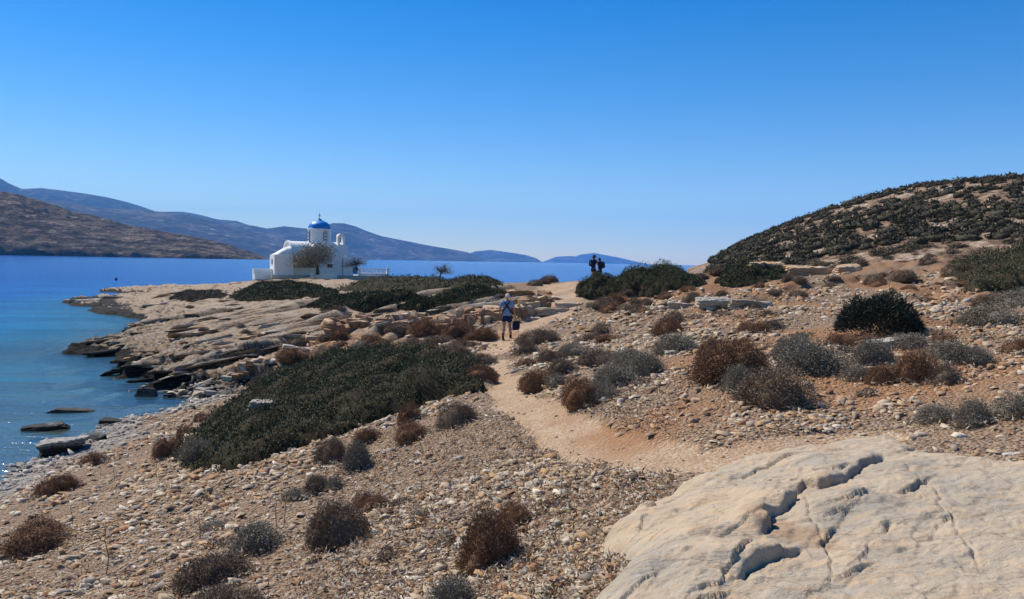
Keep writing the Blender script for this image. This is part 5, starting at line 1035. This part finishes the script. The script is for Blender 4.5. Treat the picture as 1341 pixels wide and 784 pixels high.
# dry litter round the shrubs and along the rubble
r = np.random.default_rng(900); n = 42000; sh = np.array([q for q in SH if q[1] < 24]); i = r.integers(0, len(sh), n); ang = r.random(n) * 6.283
q = sh[i, 2] * (0.75 + np.abs(r.normal(0, 0.45, n))); x = sh[i, 0] + q * np.cos(ang); y = sh[i, 1] + q * np.sin(ang)
m = n // 2; xa = np.radians(np.where(r.random(m) < 0.5, r.uniform(-14, 12, m), r.uniform(-34, 12, m))); ra_ = np.exp(r.uniform(math.log(4), math.log(13), m)); x[:m] = ra_ * np.sin(xa); y[:m] = ra_ * np.cos(xa)
ok = (y > 1) & ~on_slab(x, y, 0.0) & (samp(path, x, y) < 0.3); x, y = x[ok], y[ok]; n = len(x); z = height(x, y) + r.uniform(0.01, 0.06, n); D = np.hypot(x, y)
sz = 0.018 + 0.0012 * D; dr = unit(np.stack([r.normal(size=n), r.normal(size=n), r.uniform(-.2, 1.0, n)], -1)); s_ = unit(np.cross(dr, r.normal(size=(n, 3))))
V, Fq = tris_from(np.stack([x, y, z], -1), s_ * (sz * 0.28)[:, None], dr * (sz * r.uniform(1, 2.6, n))[:, None])
cc = np.array([(0.34, 0.21, 0.11), (0.46, 0.38, 0.27), (0.20, 0.11, 0.06), (0.55, 0.49, 0.38)])[r.integers(0, 4, n)]
add('dry_litter', mesh_np('dry_litter', V, [Fq], attrs=dict(tone=np.repeat(cc, 3, 0))), mat_stonevar('dry_leaf', 0.001), kind='stuff')
# dry upright stalks
for i, (px, py, h, lab) in enumerate([(139, 752, 66, 'tall thin dry stalk with a bent tip on the lower left slope'), (150, 629, 36, 'thin dry stalk right of the shore shrubs, tallest of its pair'), (131, 622, 20, 'short dry stalk left of its taller pair'), (205, 625, 26, 'leaning dry stalk below the left tip of the green mat'),
      (363, 690, 50, 'dry stalk standing left of the large grey-brown shrub'), (372, 685, 46, 'second dry stalk left of the large grey-brown shrub'), (94, 690, 30, 'dry stalk in the middle of the lower left slope'), (735, 650, 34, 'thin dry stalk on the rubble near the slab'), (262, 705, 34, 'crooked dry stalk above the wide bottom-left shrub')]):
    p = hit1(px, py); H_ = h * p[1] / F; rr = random.Random(i); pts = [(0, 0, -0.03)] + [(rr.uniform(-.03, .03) * H_ * 2, rr.uniform(-.03, .03), H_ * q) for q in (0.35, 0.7, 0.95)] + [(0.06 * H_, 0, H_)]
    MB().tube(pts, [0.006, 0.005, 0.0045, 0.004, 0.003], 5).build('dry_stalk', M_twig if i % 3 else M_bark, None, label=lab, cat='stalk', loc=tuple(p))
# ------------------------------------------------------------------ people
M_skin = plain('skin', (0.42, 0.23, 0.15), 0.6, 0.3, 0.06, 20); M_tan = plain('tanned_skin', (0.30, 0.15, 0.09), 0.6, 0.3, 0.06, 20)
M_shirt = plain('blue_grey_shirt', (0.20, 0.32, 0.50), 0.9, 0.1, 0.12, 12, 0.3); M_navy = plain('navy_cloth', (0.018, 0.028, 0.085), 0.9, 0.1, 0.2, 12)
M_black = plain('black_cloth', (0.022, 0.022, 0.026), 0.8, 0.2, 0.2, 15); M_white = plain('grey_white_hair', (0.62, 0.60, 0.56), 0.9, 0.1, 0.15, 60, 0.6)
M_boot = plain('dark_boot', (0.03, 0.026, 0.022), 0.8, 0.2); M_hair = plain('black_hair', (0.012, 0.010, 0.009), 0.6, 0.3); M_sock = plain('dark_sock', (0.05, 0.05, 0.055), 0.9)
M_yellow = plain('yellow_clip', (0.5, 0.45, 0.05), 0.6); M_sole = plain('boot_sole', (0.10, 0.09, 0.08), 0.9)
def skin(name, chains, mat, parent, sub=2, root=0):
    """chains: lists of (key, (x,y,z), radius or (rx,ry)); same key = same joint"""
    idx = {}; V = []; R = []; E = []
    for c in chains:
        pr = None
        for it in c:
            kx = it[0]
            if kx not in idx: idx[kx] = len(V); V.append(it[1]); R.append(it[2])
            if pr is not None: E.append((pr, idx[kx]))
            pr = idx[kx]
    me = bpy.data.meshes.new(name); me.from_pydata(V, E, []); o = add(name, me, mat, parent)
    m = o.modifiers.new('skin', 'SKIN'); m.branch_smoothing = 0.3
    if not me.skin_vertices: return o
    for i, r_ in enumerate(R):
        sv = me.skin_vertices[0].data[i]; sv.radius = r_ if hasattr(r_, '__len__') else (r_, r_); sv.use_root = (i == root)
    b = o.modifiers.new('smooth', 'SUBSURF'); b.levels = sub; b.render_levels = sub; m.use_smooth_shade = True; return o
def hand(K, w, d, s):
    """palm and five fingers from wrist w along direction d; s = +1 thumb towards +side"""
    w, d = Vector(w), Vector(d).normalized(); sd = Vector((0, 1, 0)) if abs(d.y) < 0.8 else Vector((0, 0, 1)); sd = (sd - d * sd.dot(d)).normalized(); nn = d.cross(sd)
    ch = [[(K + 'w', tuple(w), 0.026), (K + 'p', tuple(w + d * 0.05), (0.022, 0.036))]]
    for f, (o_, L) in enumerate(((-0.030, 0.060), (-0.010, 0.075), (0.010, 0.080), (0.030, 0.072))):
        a = w + d * 0.085 + sd * o_; b = a + (d + nn * 0.25).normalized() * L * 0.5; c = b + (d + nn * 0.8).normalized() * L * 0.5
        ch.append([(K + 'p',), (K + 'k%d' % f, tuple(a), 0.010), (K + 'm%d' % f, tuple(b), 0.009), (K + 't%d' % f, tuple(c), 0.008)])
    a = w + d * 0.03 + sd * 0.038 * s; b = a + (d * 0.6 + sd * s * 0.5 + nn * 0.3).normalized() * 0.035; ch.append([(K + 'p',), (K + 'h1', tuple(a), 0.012), (K + 'h2', tuple(b), 0.010), (K + 'h3', tuple(b + d * 0.025), 0.009)])
    return ch
def person(loc, rz, label, P, skinm, shirt, shorts, hairfn, feet=True, scale=1.0, group=None):
    t = empty('person', loc, rz, label, 'person', group); t.scale = (scale,) * 3
    g = lambda k: P[k]
    ch = [[('pel', g('pel'), (0.155, 0.105)), ('wai', g('wai'), (0.135, 0.10)), ('che', g('che'), (0.165, 0.115)), ('nb', g('nb'), (0.10, 0.075)), ('nk', g('nk'), 0.055), ('jaw', g('jaw'), (0.065, 0.075)), ('hd', g('hd'), (0.078, 0.095)), ('top', g('top'), (0.055, 0.065))],
          [('jaw',), ('nose', tuple(Vector(g('jaw')) + Vector((0, 0.10, 0.035))), 0.014)]]
    for s in 'lr':
        ch.append([('nb',), ('sh' + s, g('sh' + s), 0.062), ('el' + s, g('el' + s), 0.043), (s + 'w', g('wr' + s), 0.028)])
        hc = hand(s, g('wr' + s), Vector(g('wr' + s)) - Vector(g('el' + s)), 1 if s == 'l' else 1); ch += hc
        ch.append([('pel',), ('hp' + s, g('hp' + s), 0.098), ('kn' + s, g('kn' + s), 0.062), ('cf' + s, tuple(Vector(g('kn' + s)) * 0.6 + Vector(g('an' + s)) * 0.4 + Vector((0, -0.02, 0))), 0.060), ('an' + s, g('an' + s), 0.040), ('ft' + s, tuple(Vector(g('an' + s)) + Vector((0, 0.13, -0.05))), 0.035)])
    body = skin('body', ch, skinm, t)
    for s_ in (-1, 1):
        e = Vector(g('hd')) + Vector((s_ * 0.033, 0.088, -0.012)); mb = MB(); mb.lathe([(0.011 * math.sin(q), 0.011 * math.cos(q)) for q in (0.05, .8, 1.57, 2.3, 3.1)], tuple(e), 8); mb.build('eye', M_black, t, True)
        e = Vector(g('hd')) + Vector((s_ * 0.085, 0.0, -0.02)); mb = MB(); mb.lathe([(0.02 * math.sin(q), 0.03 * math.cos(q)) for q in (0.05, .8, 1.57, 2.3, 3.1)], tuple(e), 8); mb.build('ear', skinm, t, True)
    m = Vector(g('jaw')) + Vector((0, 0.078, -0.012)); MB().box(tuple(m), (0.045, 0.012, 0.012)).build('mouth', M_tan, t)
    sc = [[('hem', tuple(Vector(g('pel')) + Vector((0, 0, -0.05))), (0.185, 0.145)), ('pel', tuple(Vector(g('pel')) + Vector((0, 0, 0.05))), (0.180, 0.140)), ('wai', g('wai'), (0.172, 0.130)), ('che', g('che'), (0.195, 0.138)), ('nb', g('nb'), (0.105, 0.085))]]
    for s in 'lr':
        a, b = Vector(g('sh' + s)), Vector(g('el' + s)); sc.append([('nb',), ('s' + s, tuple(a), 0.082), ('e' + s, tuple(a.lerp(b, 0.72)), 0.075)])
    skin('shirt', sc, shirt, t)
    so = [[('w', tuple(Vector(g('pel')) + Vector((0, 0, 0.10))), (0.165, 0.12)), ('pel', g('pel'), (0.195, 0.150))]]
    for s in 'lr':
        a, b = Vector(g('hp' + s)), Vector(g('kn' + s)); so.append([('pel',), ('h' + s, tuple(a), 0.135), ('m' + s, tuple(a.lerp(b, 0.3)), 0.125), ('k' + s, tuple(a.lerp(b, 0.56)), 0.115)])
    skin('shorts', so, shorts, t, root=1)
    if feet:
        for s in 'lr':
            a = Vector(g('an' + s)); bt = skin('boot', [[('a', tuple(a + Vector((0, -0.005, 0.08))), 0.052), ('b', tuple(a + Vector((0, -0.01, -0.03))), 0.055), ('c', tuple(a + Vector((0, 0.07, -0.055))), 0.048), ('d', tuple(a + Vector((0, 0.17, -0.065))), (0.045, 0.035))]], M_boot, t, 1)
            MB().box(tuple(a + Vector((0, 0.06, -0.092))), (0.095, 0.29, 0.022)).build('sole', M_sole, bt)
            MB().lathe([(0.052, 0), (0.056, 0.02), (0.050, 0.06)], tuple(a + Vector((0, 0, 0.09))), 10).build('sock', M_sock, t, True)
    hairfn(t, g); return t
def cap_hair(mat, r=(0.092, 0.108, 0.10), lift=0.012, back=-0.012):
    def f(t, g):
        V, Fc = ICO[3]; V = V.copy(); keep = (V[:, 2] > -0.25 + 0.9 * V[:, 1]) | (V[:, 2] > 0.45)
        V = V * (1 + 0.05 * fbm(V[:, 0] * 5, V[:, 1] * 5 + V[:, 2] * 4, 3, 3))[:, None]; P = V * np.array(r) + np.array(g('hd')) + np.array([0, back, lift])
        Fq = Fc[keep[Fc].all(1)]; add('hair', mesh_np('hair', P, [Fq], smooth=True), mat, t)
    return f
STD = dict(pel=(0, 0, 0.94), wai=(0, 0.0, 1.10), che=(0, 0.01, 1.30), nb=(0, 0.0, 1.45), nk=(0, 0.01, 1.52), jaw=(0, 0.03, 1.585), hd=(0, 0.02, 1.655), top=(0, 0.01, 1.715),
           shl=(-0.19, 0, 1.43), shr=(0.19, 0, 1.43), ell=(-0.27, -0.02, 1.15), elr=(0.27, -0.02, 1.15), wrl=(-0.28, 0.05, 0.92), wrr=(0.28, 0.03, 0.90),
           hpl=(-0.095, 0, 0.87), hpr=(0.095, 0, 0.87), knl=(-0.11, 0.02, 0.50), knr=(0.11, 0.03, 0.50), anl=(-0.115, -0.03, 0.105), anr=(0.115, 0.0, 0.105))
# the walker, seen from behind, mid-step with a bag in the right hand
wp = hit1(663, 446)
W_ = dict(STD); W_.update(ell=(-0.275, 0.0, 1.16), wrl=(-0.26, 0.16, 0.97), elr=(0.28, 0.00, 1.15), wrr=(0.315, 0.05, 0.90), knl=(-0.10, 0.0, 0.51), anl=(-0.125, -0.10, 0.105), knr=(0.115, 0.20, 0.53), anr=(0.145, 0.26, 0.125), hd=(0.02, 0.04, 1.65), jaw=(0.02, 0.05, 1.58), top=(0.02, 0.03, 1.71))
wk = person((wp[0], wp[1] + 0.25, float(height(np.array([wp[0]]), np.array([wp[1] + 0.25]))[0]) + 0.0), -0.05, 'white-haired walker in blue-grey shirt and navy shorts going away on the path', W_, M_skin, M_shirt, M_navy, cap_hair(M_white, lift=0.02, back=-0.01), scale=1.0)
# crossed straps: bands laid over the shirt
for pts in ([(-0.13, -0.03, 1.50), (-0.08, -0.125, 1.42), (0.0, -0.155, 1.30), (0.09, -0.150, 1.20), (0.165, -0.10, 1.08), (0.19, 0.0, 1.02)], [(0.12, -0.03, 1.50), (0.08, -0.125, 1.42), (0.0, -0.158, 1.30), (-0.09, -0.150, 1.18), (-0.165, -0.10, 1.04), (-0.19, 0.0, 0.96)]):
    mb = MB(); P_ = [Vector(p) for p in pts]; V = []; 
    for i, p in enumerate(P_):
        d_ = (P_[min(i + 1, 5)] - P_[max(i - 1, 0)]).normalized(); o_ = Vector((p.x, p.y + 0.0, 0)).normalized(); s_ = d_.cross(o_).normalized() * 0.024
        for q in (p - s_, p + s_, p + s_ + o_ * 0.012, p - s_ + o_ * 0.012): V.append(tuple(q))
    mb.raw(V, [(i * 4 + k, i * 4 + (k + 1) % 4, i * 4 + 4 + (k + 1) % 4, i * 4 + 4 + k) for i in range(5) for k in range(4)] + [(0, 3, 2, 1), (20, 21, 22, 23)]); mb.build('strap', M_black, wk)
M4 = Matrix.Translation(wk.location) @ Matrix.Rotation(-0.05, 4, 'Z')
bg = empty('shoulder_bag', tuple(M4 @ Vector((0.36, 0.10, 0.36))), -0.05, 'black soft bag hanging from the right hand of the walker', 'bag')
V, Fc = ICO[3]; P_ = np.sign(V) * np.abs(V) ** 0.55 * np.array([0.145, 0.09, 0.185]); P_ *= (1 + 0.05 * fbm(V[:, 0] * 3, V[:, 2] * 3, 3, 4))[:, None]; P_[:, 2] += 0.19
add('bag_body', mesh_np('bag_body', P_, [Fc], smooth=True), M_black, bg)
MB().tube([(-0.09, 0, 0.34), (-0.06, 0, 0.44), (-0.03, -0.03, 0.47), (0.0, 0, 0.44), (0.06, 0, 0.34)], 0.010, 6).build('handle', M_black, bg)
MB().box((0, -0.088, 0.15), (0.19, 0.03, 0.14)).build('pocket', M_navy, bg)
# the two hikers at the crest
def crest(px, Y): p = at_y(px, 360, Y); return (p[0], p[1], float(height(np.array([p[0]]), np.array([p[1]]))[0]))
def hat(t, g):
    h = Vector(g('hd')); MB().lathe([(0.19, -0.02), (0.195, -0.01), (0.105, 0.025), (0.10, 0.08), (0.085, 0.115), (0.04, 0.125), (0.01, 0.125)], (h.x, h.y, h.z + 0.02), 20).build('hat', M_black, t, True)
    cap_hair(M_hair, (0.088, 0.105, 0.11), -0.015, -0.02)(t, g)
H1 = dict(STD); H1.update(ell=(-0.27, 0.08, 1.20), wrl=(-0.14, 0.26, 1.22), elr=(0.27, 0.10, 1.20), wrr=(0.12, 0.28, 1.24), hd=(0, 0.04, 1.65), jaw=(0, 0.06, 1.575))
def z_for(px, pytop, Y, htop): return float(at_y(px, pytop, Y)[2] - htop)
Yh = 53.5
c1 = crest(777, Yh); z1 = z_for(777, 333.5, Yh, 1.80); z2 = z_for(785, 337, Yh + .3, 1.74)
p1 = person((c1[0], c1[1], max(c1[2], z1) if abs(c1[2] - z1) < .25 else z1), -0.9, 'hiker in a dark wide-brimmed hat and sleeveless top standing on the crest', H1, M_skin, M_navy, M_black, hat)
c2 = crest(785.5, Yh + .3)
H2 = dict(STD); H2.update(ell=(-0.28, 0.06, 1.22), wrl=(-0.13, 0.24, 1.34), elr=(0.28, 0.06, 1.22), wrr=(0.10, 0.25, 1.30), hd=(-0.02, 0.06, 1.63), jaw=(-0.02, 0.08, 1.56), top=(-0.02, 0.05, 1.69))
p2 = person((c2[0], c2[1], z2), 0.9, 'dark-haired hiker with a backpack standing right of the hiker in the hat', H2, M_skin, M_black, M_black, cap_hair(M_hair, (0.10, 0.115, 0.12), -0.01, -0.01))
def pack(par, label):
    M5 = Matrix.Translation(par.location) @ Matrix.Rotation(par.rotation_euler.z, 4, 'Z'); b = empty('backpack', tuple(M5 @ Vector((0, -0.22, 1.02))), par.rotation_euler.z, label, 'backpack')
    V, Fc = ICO[3]; P_ = np.sign(V) * np.abs(V) ** 0.6 * np.array([0.15, 0.10, 0.23]); P_[:, 2] += 0.23; add('pack_body', mesh_np('pack_body', P_, [Fc], smooth=True), M_navy, b)
    MB().box((0.0, -0.10, 0.14), (0.2, 0.05, 0.16)).build('pocket', M_black, b); MB().box((0.08, -0.128, 0.2), (0.05, 0.012, 0.03)).build('clip', M_yellow, b)
    for s in (-1, 1): MB().tube([(s * 0.10, 0.04, 0.42), (s * 0.13, 0.15, 0.47), (s * 0.13, 0.34, 0.40), (s * 0.14, 0.36, 0.25), (s * 0.13, 0.12, 0.06)], 0.018, 6).build('strap', M_black, b)
pack(p1, 'navy backpack worn by the hiker in the hat'); pack(p2, 'dark backpack worn by the bareheaded hiker')
print('hikers', c1, z1, c2, z2)
# ------------------------------------------------------------------ the air
hb = np.array([[x, y, z] for x in (-21500, 21500) for y in (-400, 21500) for z in (-37, 1300)], float)
hf = np.array([[0, 1, 3, 2], [4, 6, 7, 5], [0, 4, 5, 1], [2, 3, 7, 6], [0, 2, 6, 4], [1, 5, 7, 3]])
hz = bpy.data.materials.new('haze'); hz.use_nodes = True; nt = hz.node_tree; nt.nodes.clear()
pv = nt.nodes.new('ShaderNodeVolumePrincipled'); pv.inputs['Color'].default_value = (0.15, 0.50, 1.0, 1); pv.inputs['Density'].default_value = 5.0e-5
pv.inputs['Anisotropy'].default_value = 0.0
mo = nt.nodes.new('ShaderNodeOutputMaterial'); nt.links.new(pv.outputs[0], mo.inputs['Volume'])
add('haze', mesh_np('haze', hb, [hf]), hz, kind='stuff')
